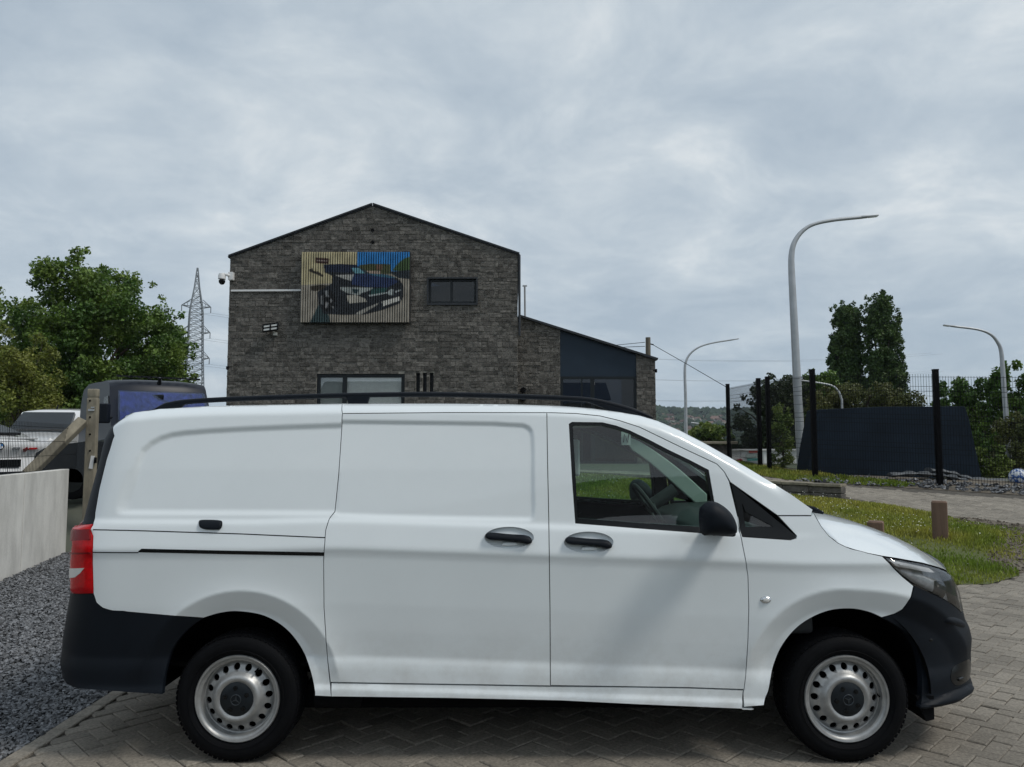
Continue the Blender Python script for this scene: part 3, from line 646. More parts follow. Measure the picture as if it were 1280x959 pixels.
m = MB(); q0, q1 = P(289, 363.5, BY - .05), P(378, 363, BY - .05); m.bar(q0, q1, .06, .06); m.build('cable_trunking', M['white_plastic'], bldg)
for px, py, r in ((284.5, 460, .05), (820, 463.5, .04)):
    q = P(px, py, BY); m = MB(); m.lathe([(0.001, -.07), (r, -.05), (r, .05), (.001, .06)], q, 'Z', 10); m.bar(q, q + Vector((.14 if px < 400 else -.1, .0, .02)), .03); m.build('small_camera', M['fence'], bldg, smooth=True)
# things fixed to the building
def on_wall(name, label, cat, px, py, Y): return thing(name, label, cat, P(px, py, Y))
t = on_wall('security_camera', 'white dome security camera on the left eave corner of the stone building', 'camera', 283, 346, BY - .15)
q = P(289, 345.5, BY - .1); m = MB(); m.box(q, (.16, .16, .26)); m.build('mount', M['white_plastic'], t, bevel=.01)
m = MB(); m.tube([q, P(283, 343.5, BY - .25), P(278.5, 342.5, BY - .25)], .045, 8); m.lathe([(.001, .12), (.10, .10), (.12, .02), (.12, -.08)], P(277.5, 346, BY - .25), 'Z', 16); m.build('housing', M['white_plastic'], t, smooth=True)
m = MB(); m.lathe([(.105, .0), (.10, -.07), (.06, -.13), (.001, -.15)], P(277.5, 350.5, BY - .25), 'Z', 16); m.build('dome', M['trim'], t, smooth=True)
t = on_wall('floodlight', 'black four panel floodlight on the stone wall left of the car board', 'lamp', 338, 409, BY - .1)
m = MB()
q = P(338, 409.3, BY - .25); mm4 = Matrix.Rotation(R(-8), 3, 'Y') @ Matrix.Rotation(R(-28), 3, 'X')
for a, b, w_, h_ in ((0, .135, .50, .03), (0, -.135, .50, .03), (0, 0, .46, .03), (-.24, 0, .03, .27), (.24, 0, .03, .27), (0, 0, .03, .27)): m.box(q + mm4 @ Vector((a, 0, b)), (w_, .05, h_), M4=mm4)
m.build('frame', M['fence'], t)
for a in (-.12, .12):
    for b in (-.066, .066): m = MB(); m.box(q + mm4 @ Vector((a, .012, b)), (.2, .02, .095), M4=mm4); m.build('lamp_panel', M['blind'], t)
m = MB(); q2 = P(344, 417.5, BY - .06); m.box(q2, (.12, .1, .1)); m.bar(q2, q, .03); m.build('bracket', M['blind'], t)
# car picture board: slatted sheet, print only
t = thing('advertising_board', 'slatted picture board of a dark sports car on the gable wall', 'board', P(445, 403, BY - .12))
bx0, bz1 = pz(378, 316, BY - .2); bx1, bz0 = pz(512, 403.5, BY - .2)
def sp9(*z): return [((z[k] / 9.14 + 2) / 134.0, (z[k + 1] / 9.14 - 4.5) / 89.5) for k in range(0, len(z), 2)]
BG = [((.42, .37, .23), sp9(-30, 30, 612, 30, 612, 430, -30, 440)), ((.28, .255, .215), sp9(-30, 430, 1220, 350, 1220, 870, -30, 870)), ((.02, .18, .46), sp9(610, 20, 1220, 20, 1220, 270, 610, 270)), ((.06, .07, .03), sp9(640, 195, 760, 180, 1000, 185, 1000, 300, 640, 300)), ((.16, .09, .06), sp9(830, 190, 900, 190, 900, 250, 830, 250)), ((.35, .27, .22), sp9(720, 262, 880, 262, 880, 300, 720, 300)),
      ((.045, .085, .03), sp9(1010, 260, 1060, 190, 1140, 120, 1220, 90, 1220, 270)), ((.018, .026, .034), sp9(970, 275, 1220, 250, 1220, 360, 1080, 345)), ((.03, .055, .06), sp9(90, 870, 190, 650, 300, 760, 330, 870))]
CAR = [((.018, .022, .028), sp9(240, 188, 420, 182, 600, 190, 720, 290, 950, 305, 1080, 350, 1140, 430, 1145, 560, 1095, 645, 900, 722, 700, 772, 450, 775, 250, 762, 190, 660, 165, 510, 330, 410, 335, 320, 245, 280)),
       ((.012, .02, .045), sp9(240, 188, 420, 182, 600, 190, 650, 225, 560, 230, 545, 285, 260, 275)), ((.018, .035, .10), sp9(560, 300, 780, 296, 960, 312, 1085, 390, 960, 455, 720, 450, 555, 420)), ((.04, .13, .20), sp9(720, 292, 950, 306, 1060, 345, 980, 345, 800, 318)),
       ((.14, .33, .40), sp9(550, 228, 640, 228, 705, 292, 590, 292)), ((.36, .36, .34), sp9(365, 312, 580, 304, 552, 378, 480, 360)), ((.03, .05, .06), sp9(640, 215, 700, 250, 760, 292, 715, 292)),
       ((.30, .33, .32), sp9(430, 452, 800, 458, 790, 482, 670, 522, 640, 548, 510, 522, 440, 485)), ((.015, .04, .05), sp9(560, 470, 640, 480, 620, 530, 575, 520)), ((.02, .07, .07), sp9(780, 470, 960, 460, 940, 510, 760, 545)),
       ((.40, .38, .33), sp9(500, 548, 600, 542, 705, 582, 735, 622, 530, 642)), ((.36, .40, .40), sp9(745, 545, 960, 510, 1000, 470, 1030, 480, 1020, 545, 980, 545, 960, 525, 760, 562)), ((.35, .38, .38), sp9(1040, 500, 1110, 478, 1110, 492, 1050, 520)),
       ((.55, .54, .50), sp9(903, 618, 1096, 562, 1102, 608, 908, 677)), ((.32, .31, .28), sp9(600, 765, 640, 735, 740, 685, 870, 632, 840, 665, 720, 740, 660, 772)), ((.010, .011, .013), sp9(*[q for k in range(20) for q in (290 + 82 * math.cos(k * .314), 610 + 125 * math.sin(k * .314))])),
       ((.24, .25, .26), sp9(250, 500, 290, 485, 300, 570, 270, 560)), ((.24, .25, .26), sp9(320, 580, 345, 610, 320, 640)), ((.26, .26, .27), sp9(275, 620, 300, 640, 280, 700, 262, 680)), ((.28, .28, .28), sp9(330, 670, 358, 680, 352, 705)), ((.22, .23, .24), sp9(215, 560, 232, 540, 235, 660, 220, 650)),
       ((.05, .022, .018), sp9(140, 105, 298, 118, 296, 182, 140, 172)), ((.30, .25, .22), sp9(165, 135, 275, 142, 275, 152, 165, 147)), ((.035, .03, .022), sp9(70, 250, 110, 225, 120, 262, 180, 270, 235, 315, 225, 335, 150, 300, 75, 270)), ((.04, .033, .025), sp9(90, 440, 200, 425, 290, 430, 230, 480, 150, 500, 95, 490))]
nsl, nrow, SUP = 45, 110, 3
uu, vv_ = np.meshgrid((np.arange(nsl * 2 * SUP) + .5) / (nsl * 2 * SUP), (np.arange(nrow * SUP) + .5) / (nrow * SUP), indexing='ij'); img = np.zeros(uu.shape + (3,)); img[:] = (.28, .255, .215)
for c, pl in BG + CAR: img[inside(pl, uu, vv_)] = c
img *= (1 + .16 * np.sin(uu * 31 + 5 * vv_) * np.sin(vv_ * 23 + 3 * uu))[..., None]
img = img.reshape(nsl * 2, SUP, nrow, SUP, 3).mean((1, 3)); V = []; Fq = []; CC = []
sw_ = (bx1 - bx0) / nsl; yf = BY - .30
for k in range(nsl):
    x = bx0 + k * sw_; xs_ = [x + sw_ * .10, x + sw_ * .43, x + sw_ * .76]
    for r in range(nrow):
        za_, zb_ = bz1 - (bz1 - bz0) * r / nrow, bz1 - (bz1 - bz0) * (r + 1) / nrow; b = len(V)
        for z_ in (za_, zb_): V += [(xs_[0], yf + .07, z_), (xs_[0], yf, z_), (xs_[1], yf - .012, z_), (xs_[2], yf, z_), (xs_[2], yf + .07, z_)]
        for i_ in range(4): Fq.append((b + i_, b + 5 + i_, b + 6 + i_, b + 1 + i_)); CC.append(img[2 * k + (i_ > 1), r])
me = bpy.data.meshes.new('slats'); me.from_pydata([tuple(Vector(p) - t.location) for p in V], [], Fq)
ca_ = me.color_attributes.new('print', 'FLOAT_COLOR', 'CORNER'); ca_.data.foreach_set('color', np.repeat(np.column_stack([np.array(CC), np.ones(len(CC))]), 4, 0).astype(np.float32).ravel())
bpm = mat('board_print', (.3, .3, .3), 0.6, spec=.3); nt_ = bpm.node_tree; at_ = nt_.nodes.new('ShaderNodeVertexColor'); at_.layer_name = 'print'; nt_.links.new(at_.outputs[0], nt_.nodes['Principled BSDF'].inputs['Base Color'])
o = mkobj('slats', me, bpm, t); o['kind'] = 'stuff'
m = MB(); m.box(((bx0 + bx1) / 2, BY - .16, (bz0 + bz1) / 2), (bx1 - bx0 + .04, .14, bz1 - bz0 + .04)); m.build('backing', M['boardback'], t)
# mast on the wing roof
t = thing('antenna_mast', 'thin grey mast standing behind the side wing roof', 'mast', P(656.5, 397, BY + 2)); m = MB(); m.tube([P(656.5, 397, BY + 2) - Vector((0, 0, .4)), P(656, 358, BY + 2)], .035, 6); m.build('pole', M['galv'], t); m = MB(); m.box(P(656, 357.5, BY + 2), (.16, .05, .05)); m.build('cap', M['galv'], t)
# =================================================================== TREES
def foliage(name, clumps, n, size, m, parent, up=0.25, squash=1.0, shell_=0.45, seed=1):
    """leaf faces spread through the outer part of many clumps (x,y,z,r)"""
    rg = np.random.default_rng(seed); C = np.array(clumps, float); w = C[:, 3] ** 2.2; k = rg.choice(len(C), n, p=w / w.sum())
    d = rg.normal(0, 1, (n, 3)); d /= np.linalg.norm(d, axis=1)[:, None]; rad = C[k, 3] * (shell_ + (1.06 - shell_) * rg.random(n) ** 0.6) * (1 + 0.22 * np.sin(d[:, 0] * 7 + k) * np.sin(d[:, 2] * 6 + k * 2))
    Pn = C[k, :3] + d * rad[:, None] * np.array([1, 1, squash])
    a = d * 0.5 + rg.normal(0, 1, (n, 3)) + np.array([0, 0, up * 2]); a /= np.linalg.norm(a, axis=1)[:, None]
    t = np.cross(a, rg.normal(0, 1, (n, 3))); t /= np.linalg.norm(t, axis=1)[:, None]; b = np.cross(a, t)
    s = size * rg.uniform(.6, 1.45, n)[:, None]
    V = np.stack([Pn - t * s * .5, Pn + b * s * .34 + a * s * .08, Pn + t * s * .5 - a * s * .05, Pn - b * s * .34 + a * s * .08], 1).reshape(-1, 3) - np.array(wloc(parent))
    i = np.arange(n) * 4; Fc = np.concatenate([np.stack([i, i + 1, i + 2], 1), np.stack([i, i + 2, i + 3], 1)])
    return mkobj(name, np_mesh(name, V, Fc), m, parent)
def tree(name, label, base, clumps, n, size, m, group=None, cat='tree', tr=0.16, limbs=14, seed=1, **kw):
    t = thing(name, label, cat, base, group); rg = random.Random(seed); base = Vector(base); C = [Vector(c[:3]) for c in clumps]
    top = max(C, key=lambda c: c.z); mid = sum(C, Vector()) / len(C)
    b = MB(); q = [base - Vector((0, 0, .3)), base.lerp(Vector((mid.x, mid.y, mid.z)), .4) + Vector((rg.uniform(-.1, .1), 0, 0)), Vector((mid.x, mid.y, mid.z)), Vector((mid.x, mid.y, mid.z)).lerp(top, .6)]
    b.tube(q, [tr, tr * .8, tr * .5, tr * .12], 8); b.build('trunk', M['bark'], t, smooth=True)
    for c in rg.sample(C, min(limbs, len(C))):
        s = q[0].lerp(q[2], rg.uniform(.35, .95)) + Vector((0, 0, .2)); l = MB(); l.tube([s, s.lerp(c, .5) + Vector((0, 0, .15 * (c - s).length * .5)), c], [tr * .3, tr * .2, tr * .05], 5); l.build('limb', M['bark'], t, smooth=True)
    foliage('crown', clumps, n, size, m, t, seed=seed, **kw); return t
def px_clumps(outline, Y, nb, r, depth, seed, rj=.4, jag=1.0):
    """clumps filling a crown whose outline in the photo is known, spread in real depth"""
    rg = np.random.default_rng(seed); q = np.array(outline, float); mn, mx_ = q.min(0), q.max(0); out = []
    cx = (mn[0] + mx_[0]) / 2; hw = (mx_[0] - mn[0]) / 2
    while len(out) < nb:
        x, y = rg.uniform(mn, mx_)
        if not inside(outline, np.array([x]), np.array([y]))[0]: continue
        rp = r * rg.uniform(1 - rj, 1 + rj); e = edist(outline, np.array([x]), np.array([y]))[0]
        rp = min(rp, max(e * jag, r * .42)); dd = depth * math.sqrt(max(.05, 1 - ((x - cx) / hw) ** 2)); yy = Y + rg.uniform(-dd, dd)
        p = P(x, y, Y); out.append((p.x, yy, p.z, rp * Y / F))
    return out
big = [(-8, 456), (2, 436), (12, 416), (24, 404), (18, 386), (28, 368), (42, 370), (54, 382), (66, 382), (78, 368), (72, 350), (76, 334), (88, 325), (100, 319), (112, 316), (126, 320), (140, 328), (150, 338), (162, 346), (172, 350), (182, 364), (200, 374), (206, 388), (222, 398), (228, 420), (232, 440), (234, 462), (238, 474), (220, 485), (200, 540), (-8, 560)]
tree('oak_tree', 'large dense green tree behind the parked vehicles on the left', (P(110, 545, 34).x, 34, .4), px_clumps(big, 34, 520, 12.5, 3.4, 3, jag=.8), 110000, .14, M['leaf'], tr=.3, limbs=30, seed=3, shell_=.35)
yel = [(-10, 440), (8, 418), (22, 408), (34, 412), (46, 440), (58, 452), (66, 470), (76, 500), (78, 540), (-10, 545)]
tree('yellow_green_tree', 'smaller yellow green tree at the left edge in front of the large tree', (P(25, 545, 27).x, 27, .5), px_clumps(yel, 27, 90, 13, 1.4, 5), 17000, .095, M['leaf_yel'], tr=.12, limbs=18, seed=5, shell_=.3)
def poplar(label, pts, Y, seed): return tree('poplar_tree', label, (P(sum(p[0] for p in pts) / len(pts), 560, Y).x, Y, .6), px_clumps(pts, Y, 300, 6.2, 1.3, seed, jag=.75), 42000, .18, M['leaf_pop'], group='poplars behind the skip', tr=.3, limbs=24, seed=seed, shell_=.3, squash=1.25)
poplar('left and lower of the two tall poplars behind the skip', [(1038, 470), (1036, 450), (1041, 425), (1043, 400), (1042, 386), (1047, 378), (1056, 382), (1064, 379), (1072, 385), (1076, 400), (1078, 440), (1081, 480), (1078, 505), (1044, 500)], 62, 11)
poplar('right and taller of the two tall poplars behind the skip', [(1082, 480), (1081, 430), (1083, 400), (1085, 372), (1094, 363), (1104, 365), (1112, 371), (1118, 395), (1124, 420), (1128, 440), (1130, 470), (1134, 505), (1082, 510)], 60, 12)
def tr_(nm, lab, pts, Y, nb, r, dep, n, size, m, seed, base_z=.8, cat='tree', **kw):
    return tree(nm, lab, (P(sum(p[0] for p in pts) / len(pts), 560, Y).x, Y, base_z), px_clumps(pts, Y, nb, r, dep, seed), n, size, m, seed=seed, cat=cat, **kw)
tr_('dark_bushy_tree', 'dark rounded tree behind the black fence left of the skip', [(905, 560), (918, 530), (928, 505), (930, 490), (942, 484), (958, 470), (975, 467), (992, 474), (1000, 500), (1004, 590), (910, 592)], 33, 90, 10, 2.0, 22000, .12, M['leaf_dark'], 21, limbs=12)
tr_('broadleaf_tree', 'green tree rising between the tall street lamp and the poplars', [(998, 478), (1008, 462), (1016, 470), (1030, 462), (1042, 468), (1046, 500), (1040, 530), (1000, 530)], 40, 60, 9, 1.5, 9000, .15, M['leaf'], 22, limbs=10)
tr_('hedge', 'long brownish green hedge behind the skip', [(1004, 520), (1010, 490), (1030, 484), (1060, 478), (1090, 480), (1120, 486), (1145, 496), (1150, 520), (1145, 545), (1004, 545)], 30, 110, 9, 1.6, 26000, .10, M['hedge'], 23, cat='hedge', limbs=14)
tr_('climbing_shrub', 'thin yellow green shrub climbing by the black fence posts', [(960, 590), (964, 545), (968, 500), (978, 498), (990, 520), (992, 560), (986, 590)], 21.2, 42, 5.5, .5, 3000, .065, M['leaf_bush'], 24, .95, 'shrub', limbs=16, tr=.03)
tr_('young_tree', 'light green young tree right of the skip, left of the lamp post', [(1172, 510), (1176, 490), (1186, 480), (1190, 465), (1200, 470), (1208, 482), (1218, 490), (1222, 520), (1220, 560), (1190, 550), (1172, 530)], 27, 46, 7.5, 1.2, 6500, .10, M['leaf'], 25, limbs=12, tr=.07)
tr_('tall_shrub_tree', 'dense green tree behind the lamp post right of the skip', [(1215, 490), (1214, 462), (1222, 458), (1230, 466), (1240, 462), (1250, 470), (1252, 500), (1248, 590), (1205, 588), (1212, 540)], 25, 90, 8, 1.4, 15000, .10, M['leaf'], 26, limbs=14, tr=.1)
tr_('tall_shrub_tree', 'tallest green tree at the right edge of the picture', [(1248, 500), (1252, 470), (1262, 452), (1268, 444), (1274, 455), (1292, 460), (1300, 480), (1300, 600), (1248, 596)], 23, 90, 9, 1.4, 15000, .10, M['leaf'], 27, limbs=14, tr=.1)
tr_('bush', 'bright green low bush at the right end of the skip', [(1218, 590), (1222, 570), (1232, 558), (1246, 556), (1258, 562), (1268, 575), (1270, 600), (1225, 602)], 18.6, 46, 6, .5, 6000, .07, M['leaf_bush'], 28, .75, 'bush', limbs=10, tr=.03)
tr_('bush', 'olive bush with reddish stems at the right picture edge', [(1246, 560), (1252, 530), (1262, 515), (1276, 518), (1296, 520), (1298, 596), (1262, 590)], 20, 60, 6.5, .7, 6500, .07, M['hedge'], 29, .75, 'bush', limbs=14, tr=.035)
tr_('low_tree', 'low green tree far behind, left of the tall street lamp', [(858, 545), (868, 536), (880, 528), (895, 526), (912, 532), (914, 560), (858, 560)], 70, 40, 7, 2, 5000, .28, M['leaf_bush'], 30, 0, limbs=5)
# =================================================================== FAR VALLEY
def forest():
    rg = np.random.default_rng(8); n = 2600; x = rg.uniform(60, 900, n); y = rg.uniform(1250, 1560, n); x = np.where(rg.random(n) < .25, rg.uniform(-900, 60, n), x); r = rg.uniform(5, 10, n); z = H(x, y) + r * .4
    k = rng.random(n); base = np.array([(1, 0, 0), (0, 1, 0), (-1, 0, 0), (0, -1, 0), (0, 0, 1.3), (.7, .7, .6), (-.7, .7, .6), (-.7, -.7, .6), (.7, -.7, .6)])
    Fc = np.array([(4, 5, 6), (4, 6, 7), (4, 7, 8), (4, 8, 5), (0, 1, 5), (1, 2, 6), (2, 3, 7), (3, 0, 8), (0, 5, 8), (1, 6, 5), (2, 7, 6), (3, 8, 7)])
    V = (base[None] * r[:, None, None] * rg.uniform(.8, 1.25, (n, 9, 1)) + np.stack([x, y, z], 1)[:, None]).reshape(-1, 3)
    o = mkobj('forest', np_mesh('forest', V, (Fc[None] + (np.arange(n) * 9)[:, None, None]).reshape(-1, 3)), M['forest']); o['kind'] = 'stuff'
    n = 1500; x = rg.uniform(120, 560, n); y = rg.uniform(620, 1250, n); r = rg.uniform(2.5, 6, n); z = H(x, y) + r * .5
    V = (base[None] * r[:, None, None] * rg.uniform(.8, 1.25, (n, 9, 1)) + np.stack([x, y, z], 1)[:, None]).reshape(-1, 3)
    o = mkobj('valley_trees', np_mesh('valley_trees', V, (Fc[None] + (np.arange(n) * 9)[:, None, None]).reshape(-1, 3)), M['forest']); o['kind'] = 'stuff'
forest()
hm = MB(); hm.box((0, 0, 3), (11, 8, 6)); hm.mi = 1; hm.prism([Vector((-5.8, -4.6, 5.9)), Vector((-5.8, 4.6, 5.9)), Vector((-5.8, 0, 9.4))], (11.6, 0, 0))
h0 = hm.build('village_house', [M['house_wall'], M['house_roof']], None); rg_ = random.Random(5)
for k in range(64):
    o = h0 if k == 0 else h0.copy()
    if k: COL.objects.link(o)
    y = rg_.uniform(820, 1230); x = y * rg_.uniform(.195, .275); o.location = (x, y, Hf(x, y) - .3); o.rotation_euler = (0, 0, rg_.uniform(0, 3.1)); o.scale = [rg_.uniform(.6, 1.0)] * 3
    tag(o, 'tiny pale house with a reddish roof on the far hillside', 'house', 'houses of the far village')
# =================================================================== THE VAN
Y0, YC = 4.05, 5.01
W0 = YC - Y0
# section: how far the side lies inward of its widest line, by height
_zz = np.arange(0.1, 2.1, 0.004)
_d = np.interp(_zz, [0.1, 0.29, 0.33, 0.37, 0.385, 0.47, 0.50, 0.53, 0.66, 0.80, 0.95, 1.04, 1.068, 1.083, 1.10, 1.205, 1.222, 1.238, 1.26, 1.5, 1.8, 2.0],
               [0.03, 0.02, 0.008, 0.010, 0.022, 0.024, 0.028, 0.036, 0.024, 0.015, 0.012, 0.010, 0.005, 0.0, 0.003, 0.026, 0.031, 0.046, 0.050, 0.092, 0.155, 0.20])
_k = np.exp(-0.5 * (np.arange(-6, 7) / 1.6) ** 2); _k /= _k.sum()
_d = np.convolve(np.pad(_d, 6, mode='edge'), _k, 'valid')
U0, LF, NF = 1.78, 0.92, 2.6
UR, LR, NR = -2.02, 0.62, 3.2
def shear(x, z):
    return 0.034 * (np.clip(x, -2.3, 1.5) + 0.55) * (1 - sstep(1.22, 1.6, z)) * sstep(-1.4, -0.7, x) * np.where(x < 9, 1, 1)
# roof and A-pillar line, as the photo shows it against the sky
SIL = [(140, 524), (155, 520), (175, 514.5), (200, 511), (250, 508), (300, 506.5), (430, 504.5), (560, 504.5), (640, 505.5), (700, 507.5), (740, 510.5), (775, 515), (800, 519.5), (822, 526),
       (850, 538), (880, 553.5), (920, 576), (960, 600), (990, 618.5), (1016, 637)]
def dbase(z): return np.interp(z, _zz, _d)
ROLL, ROLLH = 0.075, 0.065
SX, SZ = [], []
for px, py in SIL:
    Y = Y0 + 0.25
    for _ in range(6):
        q = P(px, py, Y); Y = Y0 + float(dbase(q.z)) + ROLL * (1 - float(sstep(1.30, 1.55, q.x)))
    SX.append(q.x); SZ.append(q.z)
SX = np.array(SX); SZ = np.array(SZ)
def ztop(x): return np.interp(x, SX, SZ, right=3.0) + np.where(np.asarray(x) > SX[-1], 1.0, 0)
# nose and tail reach by height, fitted so that the rounded corners show the photo's outline
def fit_reach(sil, u0, n, sgn):
    zs, xs = [], []
    th = np.linspace(0.02, math.pi / 2, 400)
    for px, py in sil:
        lo, hi = 0.05, 1.6; z = 1.0
        for _ in range(40):
            mid = (lo + hi) / 2
            w = W0 - float(dbase(z)); x = u0 + sgn * mid * np.sin(th) ** (2 / n); y = YC - w * np.cos(th) ** (2 / n)
            p = CX + F * x / (y * cp_ + (z - HCAM) * sp_)
            i = int(np.argmax(sgn * p)); z = P(px, py, float(y[i])).z
            if sgn * (p[i] - px) > 0: hi = mid
            else: lo = mid
        zs.append(z); xs.append(u0 + sgn * mid)
    o = np.argsort(zs); return np.array(zs)[o], np.array(xs)[o]
NZ, NX = fit_reach([(1187, 711), (1194, 727), (1199, 742), (1203, 762), (1206, 775), (1211, 785), (1214, 797), (1214.5, 812), (1214, 829), (1213.5, 846), (1215, 855), (1214.5, 864), (1205, 873), (1185, 880)], U0, NF, 1)
TZ, TX = fit_reach([(146, 522), (139, 534), (131, 550), (124, 580), (113, 620), (103, 653), (93, 658), (89, 700), (88, 742), (84, 765), (78, 800), (75, 828), (78, 845), (86, 856), (100, 861)], UR, NR, -1)
def xnose(z):
    r = np.interp(z, NZ, NX); return np.where(z > NZ[-1], r - 0.55 * (z - NZ[-1]), r)
def xtail(z): return np.interp(z, TZ, TX)
AR = [(298, 866, 104), (1058, 866, 106)]      # wheel arches
ARC = [(P(a, b, Y0).x, P(a, b, Y0).z, c / 237.0) for a, b, c in AR]
DETAIL = []            # list of (function(u,z)->extra inward depth)
def S(u, z, off=0.0, detail=True):
    u = np.asarray(u, float); z = np.asarray(z, float)
    x = u.copy()
    zs = z + shear(u, z)
    d = dbase(zs)
    fr = sstep(1.05, 1.75, u)
    d = d * (1 - fr * sstep(1.0, 1.15, z)) + fr * sstep(1.0, 1.15, z) * (0.01 + 0.28 * np.clip(z - 1.0, 0, 1) ** 1.3)
    h = np.clip(1 - (ztop(u) - z) / ROLLH, 0, 1.2)
    d = d + ROLL * h * h * (1 - sstep(1.25, 1.5, u))
    for ax, az, ar in ARC:       # flared arches
        rr = np.hypot(u - ax, z - az)
        rc = ar + 0.075
        flare = 0.020 * np.exp(-np.clip(rr - rc, 0, 9) / 0.075) * np.where(rr > rc, 1, 1 - 1.5 * np.clip((rc - rr) / 0.075, 0, 1.4))
        d = d - flare * sstep(0.36, 0.55, z)
    if detail:
        for fn in DETAIL: d = d + fn(u, z)
    w = W0 - d - off
    t = np.clip((u - U0) / LF, 0, 1) * math.pi / 2
    nose = u > U0
    x = np.where(nose, U0 + (xnose(z) - off - U0) * np.sin(t) ** (2 / NF), x)
    wn_ = np.where(nose, w * np.clip(np.cos(t), 0, 1) ** (2 / NF), w)
    t = np.clip((UR - u) / LR, 0, 1) * math.pi / 2
    tail = u < UR
    x = np.where(tail, UR + (xtail(z) + off - UR) * np.sin(t) ** (2 / NR), x)
    wn_ = np.where(tail, w * np.clip(np.cos(t), 0, 1) ** (2 / NR), wn_)
    return x, YC - wn_, z
# inverse: photo pixel -> (u, z) on the near side
_gu = np.concatenate([np.linspace(UR - LR, UR, 420), np.linspace(UR, U0, 950)[1:], np.linspace(U0, U0 + LF, 620)[1:]])
_gz = np.linspace(0.2, 1.95, 440)
GU, GZ = np.meshgrid(_gu, _gz, indexing='ij')
_x, _y, _z = S(GU, GZ, detail=False); GP, GQ = project(_x, _y, _z)
_dp = np.gradient(GP, axis=0); GP = np.where(_dp > 0, GP, 1e6)
def uv1(px, py):
    D = (GP - px) ** 2 + (GQ - py) ** 2; i, j = np.unravel_index(np.argmin(D), D.shape)
    u, z = GU[i, j], GZ[i, j]; su, sz = 0.008, 0.006
    for _ in range(3):
        a, b = np.meshgrid(np.clip(u + np.linspace(-su, su, 21), UR - LR, U0 + LF), z + np.linspace(-sz, sz, 21), indexing='ij')
        x, y, zz = S(a, b, detail=False); p, q = project(x, y, zz); D = (p - px) ** 2 + (q - py) ** 2
        i, j = np.unravel_index(np.argmin(D), D.shape); u, z = a[i, j], b[i, j]; su /= 7; sz /= 7
    return float(u), float(z)
def uvs(pts, step=14, closed=True):
    """photo outline -> (u,z) outline; entries ('uv',u,z) are already on the surface"""
    out = []; n = len(pts)
    for i in range(n if closed else n - 1):
        a, b = pts[i], pts[(i + 1) % n]
        if a[0] == 'uv' or b[0] == 'uv':
            A = a[1:] if a[0] == 'uv' else uv1(*a); out.append(tuple(A))
        else:
            k = max(1, int(math.hypot(b[0] - a[0], b[1] - a[1]) / step))
            out += [uv1(a[0] + (b[0] - a[0]) * j / k, a[1] + (b[1] - a[1]) * j / k) for j in range(k)]
    if not closed:
        out.append(uv1(*pts[-1]) if pts[-1][0] != 'uv' else tuple(pts[-1][1:]))
    return out
van = thing('panel_van', 'white panel van with black bumpers and roof rails parked side-on', 'van', (0, YC, 0))
def shell(name, outline, m, holes=(), sp=0.02, off=0.0, ret=0.03, parent=None, gap=0.0, pillow=None, mirror=True, fine=None):
    """a piece of bodywork lying on the van's side: outline in (u,z); pillow=(height, width) domes it outward"""
    outline = dens(outline, sp * 1.0); holes = [dens(h, sp * 1.0) for h in holes]
    if gap:
        q = np.array(outline); a = np.roll(q, 1, 0); b = np.roll(q, -1, 0); t = b - a; t /= np.linalg.norm(t, axis=1)[:, None] + 1e-9
        ar = 0.5 * np.sum(q[:, 0] * b[:, 1] - b[:, 0] * q[:, 1]); nrm = np.stack([-t[:, 1], t[:, 0]], 1) * (1 if ar > 0 else -1)
        outline = [tuple(p) for p in (q + nrm * gap)]
    vv, T = tri2d(outline, holes, sp)
    o_ = np.full(len(vv), float(-off))
    if pillow:
        dd = np.minimum(edist(outline, vv[:, 0], vv[:, 1]) / pillow[1], 1); o_ -= pillow[0] * np.sqrt(1 - (1 - dd) ** 2)
    x, y, z = S(vv[:, 0], vv[:, 1], o_)
    V = np.stack([x, y, z], 1)
    # rim: boundary edges turned inward
    E = {}
    for t in T:
        for a, b in ((t[0], t[1]), (t[1], t[2]), (t[2], t[0])): E[(a, b)] = 1
    bd = [(a, b) for a, b in E if (b, a) not in E]
    F4 = [tuple(t) for t in T]
    if ret:
        idx = sorted({i for e in bd for i in e}); mp_ = {i: len(V) + k for k, i in enumerate(idx)}
        ii = np.array(idx); x2, y2, z2 = S(vv[ii, 0], vv[ii, 1], o_[ii] * 0 + ret - off)
        V = np.vstack([V, np.stack([x2, y2, z2], 1)])
        F4 += [(b, a, mp_[a], mp_[b]) for a, b in bd]
    pr = parent or van; V = V - np.array(wloc(pr))
    me = bpy.data.meshes.new(name); me.from_pydata(V.tolist(), [], F4); me.update()
    me.polygons.foreach_set('use_smooth', [True] * len(me.polygons)); me.set_sharp_from_angle(angle=R(38))
    o = mkobj(name, me, m, pr)
    if mirror and not parent: shells_to_mirror.append(o)
    return o
shells_to_mirror = []
